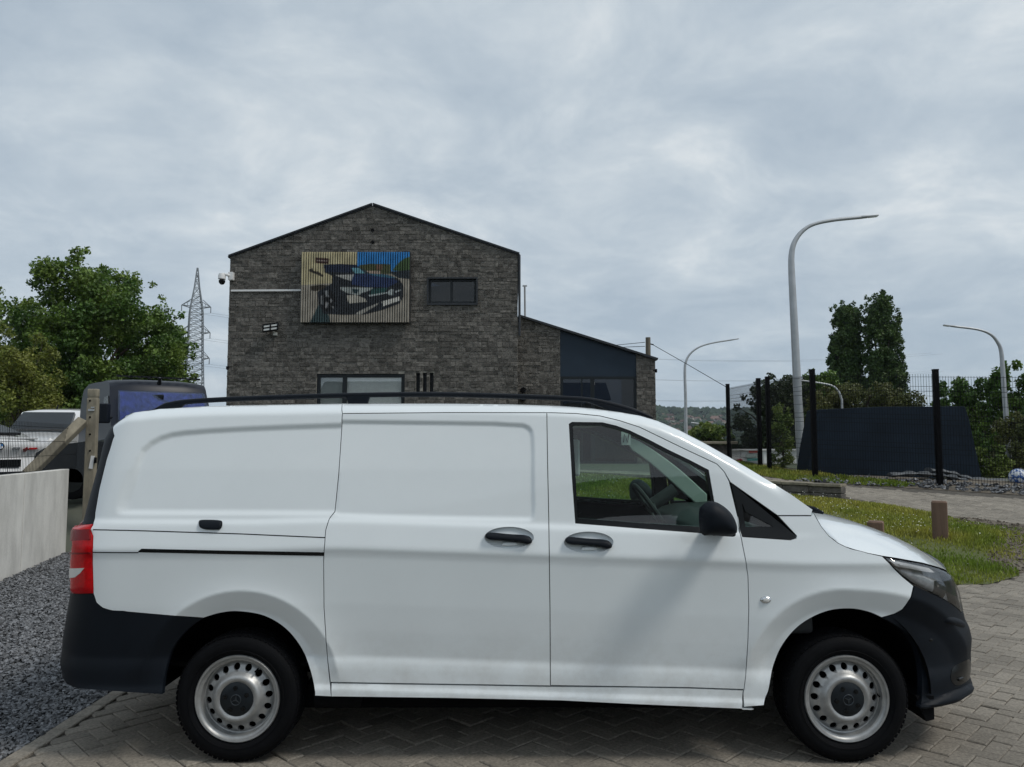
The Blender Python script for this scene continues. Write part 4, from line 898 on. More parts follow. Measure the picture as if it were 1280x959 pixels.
# ---- outlines traced in photo pixels
rear_arch = cr_open([(254.5, 772.5), (275, 766.5), (298, 764.5), (330, 770), (357, 786), (377, 811), (388, 839), (393, 862), (393.5, 870)], 5)
front_arch = cr_open([(955, 882), (957, 872), (961, 862), (967, 832), (979, 805), (1000.5, 781), (1031, 765), (1061, 761), (1085, 765), (1102, 772)], 5)
front_arch_b = cr_open([(1102, 772), (1127.5, 787), (1145.6, 811), (1152, 841), (1152, 872), (1150, 885)], 5)
rear_arch_b = cr_open([(254.5, 772.5), (235, 787), (216, 811), (206, 843), (203, 868)], 5)
top_rear = [(155, 520.5)] + [p for p in SIL if 155 < p[0] < 428] + [(428, 504.6)]
seam_rs = [(428, 517), (426, 545), (423, 590), (418, 640), (412, 648), (407, 663), (404.5, 700), (405, 760), (409, 820), (412, 850), (414, 868.5)]
rear_panel = uvs(top_rear + seam_rs + [(414, 871)] + rear_arch[::-1] + [(205, 769), (160, 765), (140, 763.5), (128, 760), (120, 753), (116.5, 742), (115.5, 700), (116.5, 655), (124, 612), (133, 575), (143, 545)])
cant = [(428, 504.6)] + [p for p in SIL if 428 < p[0] < 1015] + [(1016, 637), (1014, 644.5), (972, 644.5), (913, 603), (905.5, 590), (896, 580), (859.5, 563), (799.5, 534), (775, 526), (750, 520), (720, 517), (690, 516), (684, 516), (560, 515.8), (428, 517)]
cant_rail = uvs(cant)
sliding = uvs([(428, 517), (560, 515.8), (683.5, 516)] + [(684.5, 580), (686, 650), (687.5, 760), (688, 857.5)] + [(600, 856), (500, 854.5), (413, 853)] + seam_rs[::-1][2:-1])
fd_front = [(690, 516), (720, 517), (750, 520), (775, 526), (799.5, 534), (859.5, 563), (896, 580), (905.5, 590), (911.6, 602), (922, 645.6), (926, 670), (932, 700), (935, 720), (936, 760), (935, 800), (932.5, 840), (930, 862)]
front_door = uvs([(683.5, 516)] + fd_front + [(860, 859.5), (760, 858), (688, 857), (687.5, 760), (686, 650), (684.5, 580)])
win_px = [(711, 530), (715, 527.5), (753, 528), (770, 532), (787, 538), (810, 549), (835, 562), (862, 575), (886, 587.5), (893, 627), (899, 668.5), (860, 665.5), (800, 661), (719, 654.5), (715, 600)]
win = uvs(win_px)
sail_px = [(886, 587.5), (903, 592.5), (911, 603), (921, 645.6), (925.5, 670), (899, 668.5), (893, 627)]
quarter_px = [(914, 604), (995, 670), (994, 673), (988, 674.5), (928, 670.5), (923, 645)]
fender = uvs([(972, 644.5), (1014, 644.5), (1017, 641.5), (1026.5, 658), (1036, 670), (1047, 678.6), (1057, 683.5), (1068, 687), (1085, 691.5), (1103, 695.5), (1116, 709), (1128, 721), (1142, 732.5), (1134, 754), (1128, 762), (1118, 767.5), (1102, 772)] + front_arch[::-1][1:] + [(930, 884), (929, 866)] + fd_front[::-1][:8] + [(928, 671), (988, 675), (995, 673), (996, 670)])
sill_px = [(414, 854), (500, 855.5), (600, 857), (688, 858.5), (760, 859), (860, 860.5), (929, 863), (928, 886.5), (942, 887), (800, 881), (700, 876), (560, 873), (414, 871)]
UE, UT = U0 + LF, UR - LR
zl = lambda px, py: uv1(px, py)[1]
bump_bottom = [(1150, 885.5), (1175, 882), (1197, 878), (1208, 871), (1213.5, 865.5)]
bumper_f = uvs(front_arch_b + bump_bottom[1:] + [('uv', UE, NZ[0] + 0.06), ('uv', UE, 0.78), (1203, 768), (1194, 759), (1173, 746), (1143, 732), (1134, 754), (1128, 762), (1118, 767.5)])
bumper_r = uvs([(116.5, 742), (120, 753), (128, 760), (140, 763.5), (160, 765), (205, 769), (254.5, 772.5)] + rear_arch_b[1:] + [(160, 865.5), (100, 861), (88, 857), ('uv', UT, TZ[0]), ('uv', UT, 0.86), (90, 742)])
# ---- pressed-in relief
rec1 = uvs(smooth_poly([(143, 640), (146, 620), (160, 582), (180, 555), (205, 541), (240, 536), (330, 531), (455, 527), (470, 527), (470, 640), (470, 646), (455, 646), (170, 645), (150, 645)], 1))
rec2 = uvs(smooth_poly([(380, 524), (520, 525.5), (652, 527.5), (666, 534), (669, 550), (669, 610), (670, 640), (667, 652), (655, 653), (500, 650), (400, 646), (380, 646), (380, 630), (380, 540)], 1))
def recess(poly, depth, width):
    bb = (min(p[0] for p in poly), max(p[0] for p in poly), min(p[1] for p in poly), max(p[1] for p in poly))
    def fn(u, z):
        r = np.zeros(np.shape(u)); k = (u > bb[0]) & (u < bb[1]) & (z > bb[2]) & (z < bb[3])
        if np.any(k):
            uu, zz = np.asarray(u)[k], np.asarray(z)[k]; i = inside(poly, uu, zz); r[k] = np.where(i, depth * sstep(0, width, edist(poly, uu, zz)), 0)
        return r
    return fn
seam_u = uv1(424, 580)[0]
f1, f2 = recess(rec1, 0.013, 0.034), recess(rec2, 0.011, 0.024)
DETAIL.append(lambda u, z: np.where(np.asarray(u) < seam_u, f1(u, z), f2(u, z)))
cups = [uvs(circ(636.5, 672, 31, 28, 13.5)), uvs(circ(736, 678, 31, 28, 13.5))]
# crease that fades out along the front wing
# ---- body panels
shell('rear_side_panel', rear_panel, M['paint'], sp=0.0095, gap=0.0022)
shell('cant_rail', cant_rail, M['paint'], sp=0.014, gap=0.0022)
sd = shell('sliding_door', sliding, M['paint'], holes=[cups[0]], sp=0.0092, gap=0.0022)
fd = shell('front_door', front_door, M['paint'], holes=[win, cups[1]], sp=0.0105, gap=0.0022)
shell('front_wing', fender, M['paint'], sp=0.0125, gap=0.0022)
shell('sill', uvs(sill_px), M['paint'], sp=0.011, gap=0.0022)
fb = shell('front_bumper', bumper_f, M['black_plastic'], sp=0.014, gap=0.001)
rb = shell('rear_bumper', bumper_r, M['black_plastic'], sp=0.014, gap=0.001)
shell('rear_window_trim', uvs([(155, 520.5), (143, 545), (133, 575), (124, 612), (116.5, 655), (103, 655), (113, 620), (124, 580), (131, 550), (139, 534), (146, 522)]), M['black_plastic'], sp=0.02, off=0.002, ret=0.05)
# inner skin behind the gaps
liner = uvs([(160, 524), (200, 515), (300, 511), (430, 509), (640, 510), (740, 514), (800, 524), (850, 543), (920, 581), (1010, 638), (1016, 643), (1030, 665), (1068, 690), (1103, 698), (1135, 735), (1110, 768), (1061, 756), (1020, 765), (975, 800), (955, 845), (950, 880), (700, 870), (398, 866), (390, 830), (360, 782), (298, 760), (250, 768), (130, 758), (122, 745), (121, 660), (140, 575)])
shell('inner_skin', liner, M['dark'], holes=[uvs([(709, 526), (755, 526), (790, 537), (889, 586), (912, 604), (925, 650), (985, 668), (930, 668), (900, 670), (717, 656)])], sp=0.05, off=-0.028, ret=0)
# side glass, frames
gl = shell('door_window', win, M['glass'], sp=0.04, off=-0.012, ret=0.004)
wf = shell('window_seal', win, M['trim'], holes=[uvs([(716, 533), (719, 531.5), (752, 532), (769, 536), (786, 542), (809, 553), (834, 566), (861, 579), (882.5, 590.5), (889.5, 628), (893, 660), (860, 657.5), (800, 654), (722, 648), (720, 600)])], sp=0.02, off=-0.006, ret=0.03)
shell('mirror_sail', uvs(sail_px), M['trim'], sp=0.03, off=-0.001, ret=0.02)
qg = shell('quarter_window_frame', uvs(quarter_px), M['trim'], holes=[uvs([(927.5, 628), (932, 640), (967, 658.5), (932, 658.5), (929.5, 645)])], sp=0.03, off=-0.001, ret=0.02)
shell('quarter_window', uvs([(926.5, 626), (970, 660), (931, 660)]), M['glass'], sp=0.03, off=-0.008, ret=0.004)
# door handles and small fittings
def patch(name, px, m, lift, dome, width, parent=None, sp=0.006, sm=2, step=5, ret=0.0):
    return shell(name, uvs(smooth_poly(px, sm), step), m, sp=sp, off=lift, ret=lift + 0.012 + ret, pillow=(dome, width), parent=parent)
for par, ox, oy in ((sd, 0, 0), (fd, 99.7, 5.6)):
    shell('handle_cup', cups[0] if not ox else cups[1], M['paint'], sp=0.006, off=0.0, ret=0.0, pillow=(-0.017, 0.03), parent=par)
    patch('handle', [(606, 671), (608, 665.5), (620, 666.5), (640, 668.5), (657, 669), (665, 673), (665, 679), (658, 680.5), (650, 677.5), (630, 675.5), (612, 675)] if not ox else
          [(x + ox, y + oy) for x, y in [(606, 671), (608, 665.5), (620, 666.5), (640, 668.5), (657, 669), (665, 673), (665, 679), (658, 680.5), (650, 677.5), (630, 675.5), (612, 675)]], M['black_plastic'], 0.016, 0.016, 0.016, par, ret=0.02)
    patch('handle_flap', [(x + ox, y + oy) for x, y in [(627, 681.5), (629, 677), (650, 678), (646, 682.5), (628, 683)]], M['paint'], -0.004, 0.008, 0.01, par, sm=1)
patch('rear_latch_cover', [(248.5, 651), (252, 649.5), (276, 650), (278.5, 653), (277, 661), (272, 662.5), (250, 661.5)], M['black_plastic'], 0.006, 0.01, 0.012)
patch('rail_cover', [(173, 689), (177, 686), (290, 688.5), (405, 690.5), (405, 695), (290, 693), (173, 690.5)], M['trim'], 0.0012, 0.0, 0.01, sm=0, step=12)
for nm, a in (('panel_seam', [(116.5, 661.5), (180, 663), (300, 666.8), (406, 671.5)]), ('panel_seam', [(116, 690), (150, 690.3), (173, 690.3)])):
    lo = [(x, y + 1.2) for x, y in a][::-1]; patch(nm, [(x, y) for x, y in a] + lo, M['dark'], 0.0009, 0, 0.01, sm=0, sp=0.02, step=14)
patch('wing_seam', [(972, 644.2), (1014, 644.2), (1014, 645.2), (972, 645.2)], M['dark'], 0.0009, 0, 0.01, sm=0, sp=0.02, step=14)
patch('side_indicator', circ(957, 750, 7.2, 10, 4.8), M['chrome'], 0.001, 0.009, 0.016, sm=1)
patch('indicator_lens', circ(957.3, 750.2, 4.2, 10, 2.6), M['white_lens'], 0.0095, 0.003, 0.01, sm=1)
# tail lamp
tl_px = [(94, 656), (116.3, 655), (115.3, 700), (116.3, 741.5), (90, 741.5), (90, 700)]
tl = shell('tail_lamp', uvs(tl_px), M['red_lens'], sp=0.02, off=0.003, ret=0.04, pillow=(0.012, 0.03))
shell('reversing_lens', uvs([(91, 710), (109, 709.5), (104, 716), (98, 721), (91, 722)]), M['white_lens'], sp=0.02, off=0.0165, ret=0.01, parent=tl)
shell('lamp_band', uvs([(93, 662), (115, 661), (115, 674), (92, 676)]), M['red_dark'], sp=0.02, off=0.0155, ret=0.01, parent=tl)
shell('lamp_band', uvs([(91, 690), (115, 690), (115, 692), (91, 692.5)]), M['red_dark'], sp=0.02, off=0.0155, ret=0.01, parent=tl)
# headlight: dark bowl, white strip painting the sky's glint, reflector, clear lens
hl_px = [(1104, 696), (1120, 698.5), (1138, 701.8), (1153, 704.5), (1167.5, 708.5), (1180, 712.5), (1187, 717), (1192, 727), (1197, 738), (1201.5, 758), (1203, 767), (1194, 758.5), (1173, 745.5), (1158, 738), (1143, 731), (1128, 720.5), (1116, 709)]
hlu = uvs(hl_px, 8)
hl = shell('headlight', hlu, M['lamp_black'], sp=0.012, off=-0.04, ret=-0.02, gap=0.002)
shell('headlight_rim', hlu, M['trim'], holes=[uvs([(1109, 698.5), (1138, 704), (1167, 710.5), (1184, 717.5), (1190, 731), (1196.5, 755), (1192, 756), (1173, 743.5), (1145, 730), (1130, 720), (1118, 709)], 8)], sp=0.012, off=-0.004, ret=0.05, gap=0.002)
shell('headlight_lens', hlu, M['lens'], sp=0.012, off=0.0, ret=0.004, gap=0.004, pillow=(0.014, 0.05))
shell('daylight_strip', uvs([(1112, 700), (1138, 705), (1163, 710.5), (1170, 716), (1160, 715.5), (1138, 711), (1121, 708)], 8), M['white_plastic'], sp=0.012, off=-0.007, ret=0.02, pillow=(0.004, 0.02), parent=hl)  # white piece stands in for sky reflected along the lens top
shell('reflector_bowl', uvs([(1124, 711), (1140, 713), (1160, 718), (1176, 727), (1174, 741), (1160, 735), (1145, 728), (1132, 719)], 8), M['reflector'], sp=0.01, off=-0.035, ret=0.01, pillow=(0.018, 0.05), parent=hl)
shell('projector_shroud', uvs(circ(1181, 739, 6.5, 16, 12), 8), M['trim'], sp=0.01, off=-0.03, ret=0.02, pillow=(0.02, 0.02), parent=hl)
# front grille, nose and rear doors (face away from this camera)
shell('grille', [uv1(1202.5, 764), (UE, 0.79), (UE, 0.99), uv1(1188, 718)][::1], M['trim'], sp=0.05, off=-0.02, ret=0.03)
shell('rear_door', [uv1(89.5, 741), (UT, 0.87), (UT, 1.77), uv1(146, 523), uv1(113, 620), uv1(95, 656), uv1(90, 700)], M['paint'], sp=0.04, off=-0.01, ret=0.03)
shell('rear_door_glass', [(UT, 1.27), (UT, 1.68), uv1(138, 536), uv1(107, 640)], M['dark_glass'], sp=0.05, off=0.002, ret=0.01)
# bumper details
patch('fog_lamp_recess', [(1190, 833), (1203, 827), (1213, 822), (1213.5, 845), (1207, 853), (1195, 858), (1187, 850)], M['trim'], 0.002, 0.0, 0.02, parent=fb, sm=1, sp=0.01)
patch('fog_lamp', circ(1200.5, 849, 4, 12, 3.2), M['dark_glass'], 0.008, 0.004, 0.01, parent=fb, sm=1)
patch('lower_lip', [(1150, 880), (1187, 864), (1200, 860), (1214, 853), (1215, 857), (1213.5, 866), (1205, 872), (1196, 878), (1175, 883), (1150, 887)], M['black_plastic'], 0.004, 0.014, 0.03, parent=fb, sm=1, sp=0.012)
patch('bumper_blade', [(1178, 779), (1192, 781), (1206, 786), (1206, 779), (1201, 774), (1186, 770)], M['black_plastic'], 0.001, 0.012, 0.05, parent=fb, sm=2, sp=0.01)
patch('parking_sensor', circ(1163.5, 800, 2.6, 10, 1.9), M['trim'], 0.001, 0.003, 0.01, parent=fb, sm=1)
# ---- roof, windscreen, bonnet: lofts from side to side
def loft(name, E, C, m, nv=9, pw=2.0, back=False, parent=None):
    V = []; nv2 = 2 * nv - 1
    for (ex, ey, ez), (cx, cz) in zip(E, C):
        for k in range(nv2):
            v = k / (nv - 1); vv = v if v <= 1 else 2 - v
            g = 1 - (1 - vv) ** pw
            V.append((ex + (cx - ex) * math.sin(vv * math.pi / 2), (ey + (YC - ey) * vv if v <= 1 else 2 * YC - (ey + (YC - ey) * vv)) - YC, ez + (cz - ez) * g))
    Fc = [(i * nv2 + k, (i + 1) * nv2 + k, (i + 1) * nv2 + k + 1, i * nv2 + k + 1) for i in range(len(E) - 1) for k in range(nv2 - 1)]
    me = np_mesh(name, V, np.array(Fc)[:, ::-1], True); return mkobj(name, me, m, van)
def edge_at(x, off=0.0):
    z = float(ztop(x)); a, b, c = S(np.array([x]), np.array([z]), off, detail=False); return float(a[0]), float(b[0]), float(c[0])
xr = np.linspace(uv1(156, 521)[0], P(800, 519, 4.3).x, 60)
E = [edge_at(x, 0.002) for x in xr]; E = [(a, b, c - 0.002) for a, b, c in E]
loft('roof', E, [(a, c + 0.024) for a, b, c in E], M['paint'], pw=2.6)
xw = np.linspace(xr[-1], SX[-1] - 0.005, 30)
E = [edge_at(x, 0.004) for x in xw]; E = [(a, b, c - 0.004) for a, b, c in E]
tt = np.linspace(0, 1, 30)
loft('windscreen', E, [(a + 0.05 + 0.08 * t, c + 0.02) for (a, b, c), t in zip(E, tt)], M['glass'])
shut = uvs([(1017.5, 641.5), (1026.5, 658), (1036, 670), (1047, 678.6), (1057, 683.5), (1068, 687), (1085, 691.5), (1103, 695), (1120, 697.5), (1138, 700.8), (1153, 703.5), (1167.5, 707.5), (1180, 711.5), (1186.5, 716)], 8, False)
su = np.array(shut); x, y, z = S(su[:, 0], su[:, 1], 0.0, detail=False)
zc_x = [1.5, 1.62, 1.94, 2.10, 2.23, 2.40, 2.53, 2.60, 2.66]; zc_z = [1.28, 1.262, 1.205, 1.167, 1.125, 1.06, 0.985, 0.925, 0.87]
E = [(a, b, c + 0.001) for a, b, c in zip(x, y, z)]
xs0, xs1 = E[0][0], E[-1][0]
Cc = [(1.60 + (2.655 - 1.60) * ((a - xs0) / (xs1 - xs0)), float(np.interp(1.60 + (2.655 - 1.60) * ((a - xs0) / (xs1 - xs0)), zc_x, zc_z))) for a, b, c in E]
loft('bonnet', E, Cc, M['paint'], pw=2.1)
cow = MB(); e0 = edge_at(SX[-1] - 0.03)
cow.box((1.60, YC, 1.19), (0.20, 2 * (YC - e0[1]) - 0.6, 0.05)); cow.build('cowl', M['black_plastic'], van, bevel=0.01)
cw = MB(); q0 = P(1000, 634, 4.42); q1 = P(1026, 641, 4.36)
cw.tube([P(985, 627.5, 4.62), P(1003, 633, 4.5), P(1018, 637.5, 4.42), P(1029, 641.5, 4.38)], [0.006, 0.014, 0.018, 0.008], 8); cw.build('wiper_cover', M['black_plastic'], van, smooth=True)
# ---- roof rails
def rail(sign):
    rd = 4.36
    pts = [(187, 515.5), (200, 508.5), (214, 504), (241, 500.5), (310, 497), (427, 493.3), (538, 492), (620, 493.6), (710, 497), (744, 500), (778, 508), (800, 515), (816, 521.5)]
    m = MB(); c = cr_open(pts, 4); q = [P(a, b + 1.2, rd) for a, b in c]
    m.tube(q, [0.006 + 0.0085 * min(1, i / 6, (len(q) - 1 - i) / 6) for i in range(len(q))], 8, sq=(1.1, 1))
    o = m.build('roof_rail', M['black_plastic'], van, smooth=60)
    for nm, poly in (('rail_foot', [(187, 516), (203, 508), (216, 504.5), (233, 501), (240, 501), (229, 505), (222, 511), (219, 515)]), ('rail_foot', [(432, 494), (462, 494), (458, 508), (436, 508)]), ('rail_foot', [(722, 499), (746, 501.5), (778, 509.5), (812, 521), (806, 524), (770, 516), (752, 508), (738, 502.5)])):
        f = MB(); f.prism([P(a, b + 1, rd - 0.014) for a, b in poly], (0, 0.03, 0)); f.build(nm, M['black_plastic'], o, bevel=0.004)
    return o
rl = rail(1); mirror_child(rl)
# ---- door mirror
def inflate(name, px, Y, th, m, parent, sp=0.012, back=0.6):
    q = [(P(a, b, Y).x, P(a, b, Y).z) for a, b in smooth_poly(px, 2)]; q = dens(q, sp)
    vv, T = tri2d(q, [], sp); dd = edist(q, vv[:, 0], vv[:, 1]); dm = dd.max(); g = np.sqrt(1 - (1 - dd / dm) ** 2)
    n = len(vv); V = np.vstack([np.stack([vv[:, 0], Y - th * g, vv[:, 1]], 1), np.stack([vv[:, 0], Y + th * back * g, vv[:, 1]], 1)]) - np.array(wloc(parent))
    me = np_mesh(name, V, np.vstack([T, T[:, ::-1] + n]), True); return mkobj(name, me, m, parent)
mr_ = inflate('door_mirror', [(873, 640), (877, 632), (884, 627), (893, 626.5), (904, 632), (915, 642), (921, 655), (922, 664), (917, 670.5), (890, 669), (875, 670)], 3.87, 0.07, M['black_plastic'], van, back=1.5)
mb = MB(); mb.prism([P(a, b, 3.9) for a, b in [(890, 662), (918, 661), (921, 670), (917, 671.5), (890, 670)]], (0, 0.2, 0)); mb.build('mirror_arm', M['trim'], mr_, bevel=0.008)
mirror_child(mr_)
for o in shells_to_mirror: mirror_child(o)
# ---- wheel housings, floor, bulkhead
for (ax, az, ar), a1 in zip(ARC, ((-0.05, math.pi + 0.05), (-0.05, math.pi + 0.05))):
    m = MB(); n = 24; rr = ar + 0.012
    ring = [Vector((ax + rr * math.cos(a1[0] + (a1[1] - a1[0]) * k / n), 0, az + rr * math.sin(a1[0] + (a1[1] - a1[0]) * k / n))) for k in range(n + 1)]
    vs = [p + Vector((0, Y0 + 0.045, 0)) for p in ring] + [p + Vector((0, Y0 + 0.48, 0)) for p in ring] + [Vector((ax, Y0 + 0.48, az - 0.02))]
    m.add(vs, [(k, k + 1, n + 2 + k, n + 1 + k) for k in range(n)] + [(n + 1 + k, n + 2 + k, 2 * n + 2) for k in range(n)])
    o = m.build('wheel_housing', M['dark'], van, fixn=False); mirror_child(o)
m = MB(); m.box((-0.05, YC, 0.40), (4.1, 1.1, 0.10)); m.box((-0.06, YC, 0.29), (2.1, 1.56, 0.12)); m.box((2.1, YC, 0.36), (0.5, 1.2, 0.12)); m.build('floor_pan', M['dark'], van)
m = MB(); m.tube([(-1.05, Y0 + 0.18, 0.28), (-0.80, Y0 + 0.18, 0.28)], 0.05, 10); m.build('exhaust_box', M['rubber'], van, smooth=True)
m = MB(); m.prism([Vector((P(1128, 870, Y0 + .2).x, Y0 + 0.06, 0.33)), Vector((P(1150, 870, Y0 + .2).x, Y0 + 0.06, 0.33)), Vector((P(1150, 885, Y0 + .2).x, Y0 + 0.06, 0.21)), Vector((P(1140, 885, Y0 + .2).x, Y0 + 0.06, 0.20))], (0, 0.25, 0)); o = m.build('mud_flap', M['rubber'], van); mirror_child(o)
m = MB(); m.box((-0.12, YC, 1.05), (0.03, 1.50, 1.30)); m.build('bulkhead', M['interior'], van)
m = MB(); m.box((-1.0, YC, 0.46), (2.4, 1.6, 0.02)); m.build('cargo_floor', M['dark'], van)
m = MB(); m.box((0.15, YC, 1.76), (0.85, 1.30, 0.02)); m.build('headliner', M['headliner'], van)
# ---- cabin
m = MB(); prof = [(1.02, 0.62), (1.00, 0.98), (1.06, 1.15), (1.20, 1.19), (1.58, 1.215), (1.62, 0.62)]
m.prism([Vector((x_, Y0 + 0.14, z_)) for x_, z_ in prof], (0, 1.64, 0)); m.build('dashboard', M['interior'], van, bevel=0.03, seg=3, smooth=True)
m = MB(); m.box((0.80, YC, 0.7), (1.1, 1.6, 0.04)); m.build('cab_floor', M['interior'], van)
for yy in (YC + 0.46, YC - 0.46):
    m = MB(); m.box((0.34, yy, 0.84), (0.52, 0.5, 0.16)); st = m.build('seat', M['seat'], van, bevel=0.05, seg=3, smooth=True)
    m = MB(); m.bar((0.12, yy, 0.9), (0.01, yy, 1.42), 0.48, 0.13, up=(0, 1, 0)); m.build('backrest', M['seat'], st, bevel=0.04, seg=3, smooth=True)
    m = MB(); m.box((0.005, yy, 1.53), (0.10, 0.27, 0.19)); m.build('headrest', M['seat'], st, bevel=0.04, seg=3, smooth=True)
sw = MB(); swc = Vector((0.97, YC + 0.46, 1.19)); ax = Vector((0.80, 0, 0.55)).normalized(); a1 = Vector((0, 1, 0)); a2 = ax.cross(a1)
sw.tube([swc + (a1 * math.cos(2 * math.pi * k / 28) + a2 * math.sin(2 * math.pi * k / 28)) * 0.185 for k in range(29)], 0.016, 8, cap=False)
sw.tube([swc - a1 * 0.18, swc + ax * 0.03, swc + a1 * 0.18], 0.018, 6); sw.tube([swc + ax * 0.02, swc - a2 * 0.17], 0.018, 6); sw.tube([swc - ax * 0.01, swc + ax * 0.22], 0.045, 10)
sw.build('steering_wheel', M['interior'], van, smooth=True)
m = MB(); m.prism([P(a, b, YC + .75) for a, b in cr_open([(776, 545), (800, 552), (845, 583), (884, 618)], 4) + cr_open([(884, 642), (850, 612), (815, 581), (790, 563)], 4)], (0, .03, 0)); pt_ = m.build('pillar_trim', M['headliner'], van, bevel=.008); mirror_child(pt_)
m = MB(); m.box((0.475, YC + 0.74, 1.53), (0.06, 0.05, 0.27)); m.build('belt_guide', M['white_plastic'], van, bevel=0.015)
m = MB(); qq = P(783, 548, YC + 0.70); m.box((qq.x, YC + 0.72, qq.z), (0.07, 0.004, 0.10)); stk = m.build('windscreen_sticker', M['white_plastic'], van)
m = MB(); m.tube([qq + Vector((-0.02, 0.012, -0.03)), qq + Vector((-0.012, 0.012, 0.03)), qq + Vector((0.012, 0.012, -0.03)), qq + Vector((0.02, 0.012, 0.03))], 0.004, 4); m.build('sticker_mark', M['dark'], stk)
# ---- wheels
def make_wheel(wx, wz, spin):
    wh = bpy.data.objects.new('wheel', None); COL.objects.link(wh); wh.parent = van; wh.location = (wx, 0.035 - W0, wz); wh.empty_display_size = 0.1
    rim_r = 0.2205
    t = MB(); prof = [(rim_r - 0.006, 0.012), (rim_r + 0.004, 0.004), (rim_r + 0.02, -0.008), (rim_r + 0.045, -0.013), (rim_r + 0.062, -0.012), (0.300, -0.004), (0.311, 0.006), (0.318, 0.02), (0.3215, 0.045), (0.3225, 0.10), (0.3215, 0.16), (0.318, 0.19), (0.305, 0.21), (0.25, 0.215), (rim_r - 0.006, 0.20)]
    t.lathe(prof, (0, 0, 0), 'Y', 64); ty = t.build('tyre', M['rubber'], wh, smooth=50, local=True)
    b = MB()
    for k in range(72):
        a = 2 * math.pi * k / 72
        for yy, ww in ((0.022, 0.03), (0.06, 0.034), (0.10, 0.03), (0.14, 0.034), (0.178, 0.03)):
            aa = a + (0.02 if yy in (0.06, 0.14) else 0)
            rr = 0.3215 if 0.03 < yy < 0.17 else 0.3175
            c = Vector((math.cos(aa) * rr, yy, math.sin(aa) * rr)); tn = Vector((-math.sin(aa), 0.25, math.cos(aa))).normalized(); n_ = Vector((math.cos(aa), 0, math.sin(aa)))
            b.bar(c - tn * 0.010, c + tn * 0.010, ww, 0.005, up=n_)
    tr = b.build('tread', M['rubber'], ty, local=True, fixn=False); tr['kind'] = 'stuff'
    for rr in (0.247, 0.292):
        g = MB(); g.lathe([(rr - 0.002, -0.0125 if rr < .26 else -0.0055), (rr, -0.0145 if rr < .26 else -0.0085), (rr + 0.002, -0.0125 if rr < .26 else -0.0055)], (0, 0, 0), 'Y', 64); g.build('tyre_rib', M['rubber'], ty, local=True)
    # rim: outer lip by lathe, dish with 16 holes by triangulation
    l = MB(); l.lathe([(rim_r, 0.012), (rim_r + 0.001, 0.002), (rim_r - 0.004, -0.004), (rim_r - 0.012, -0.002), (rim_r - 0.017, 0.010), (rim_r - 0.024, 0.014), (rim_r - 0.030, 0.015), (rim_r - 0.033, 0.030), (rim_r - 0.034, 0.046), (rim_r - 0.040, 0.048)], (0, 0, 0), 'Y', 72)
    rim = l.build('rim', M['silver'], wh, smooth=50, local=True)
    ro = rim_r - 0.039
    holes = [circ(0.156 * math.cos(2 * math.pi * (k + .5) / 16), 0.156 * math.sin(2 * math.pi * (k + .5) / 16), 0.0172, 16) for k in range(16)]
    vv, T = tri2d(circ(0, 0, ro, 72), [circ(0, 0, 0.07, 40)] + holes, 0.008)
    rr = np.hypot(vv[:, 0], vv[:, 1])
    yy = np.interp(rr, [0.06, 0.085, 0.095, 0.105, 0.115, 0.125, 0.135, 0.15, 0.165, 0.178], [0.004, -0.004, -0.012, -0.014, -0.010, 0.004, 0.018, 0.027, 0.033, 0.048])
    V = np.stack([vv[:, 0], yy, vv[:, 1]], 1)
    me = np_mesh('dish', V, T[:, ::1], True); mod = mkobj('dish', me, M['silver'], rim)
    bm = bmesh.new(); bm.from_mesh(me); ed = [e_ for e_ in bm.edges if e_.is_boundary]
    r_ = bmesh.ops.extrude_edge_only(bm, edges=ed); bmesh.ops.translate(bm, vec=(0, 0.012, 0), verts=[v for v in r_['geom'] if isinstance(v, bmesh.types.BMVert)])
    bm.to_mesh(me); bm.free(); me.set_sharp_from_angle(angle=R(50))
    d = MB(); d.lathe([(0.0, 0.09), (0.17, 0.09), (0.19, 0.05)], (0, 0, 0), 'Y', 32); d.build('brake_drum', M['dark'], wh, local=True)
    c = MB(); c.lathe([(0.0885, 0.006), (0.0885, -0.004), (0.083, -0.0085), (0.05, -0.012), (0.03, -0.0165), (0.0, -0.0175)], (0, 0, 0), 'Y', 40); hc = c.build('hub_cap', M['cap'], wh, smooth=35, local=True)
    s = MB()
    s.tube([(0.026 * math.cos(2 * math.pi * k / 24), -0.0185, 0.026 * math.sin(2 * math.pi * k / 24)) for k in range(25)], 0.0022, 5, cap=False)
    for k in range(3):
        a = math.pi / 2 + 2 * math.pi * k / 3; s.prism([Vector((0.026 * math.cos(a), -0.0215, 0.026 * math.sin(a))), Vector((0.004 * math.cos(a + 1.05), -0.0215, 0.004 * math.sin(a + 1.05))), Vector((0, -0.0215, 0)), Vector((0.004 * math.cos(a - 1.05), -0.0215, 0.004 * math.sin(a - 1.05)))], (0, 0.003, 0))
    s.build('emblem', M['emblem'], hc, local=True)
    for k in range(5):
        a = 2 * math.pi * k / 5 + 0.5; bo = MB(); bo.lathe([(0.012, -0.006), (0.011, -0.0155), (0, -0.017)], (0.058 * math.cos(a), 0, 0.058 * math.sin(a)), 'Y', 10); bo.build('bolt_cover', M['trim'], hc, local=True)
    v = MB(); a = R(62); v.tube([(0.172 * math.cos(a), 0.03, 0.172 * math.sin(a)), (0.166 * math.cos(a), -0.006, 0.166 * math.sin(a))], 0.0045, 6); v.build('valve', M['rubber'], rim, local=True)
    wh.rotation_euler = (0, spin, 0)
    return wh
wz = 0.3225
w1 = make_wheel(P(296, 868, Y0 + 0.03).x, wz, 0.1)
w2 = copy_tree(w1, van); w2.location.x = P(1059, 866, Y0 + 0.03).x; w2.rotation_euler.y = 1.0
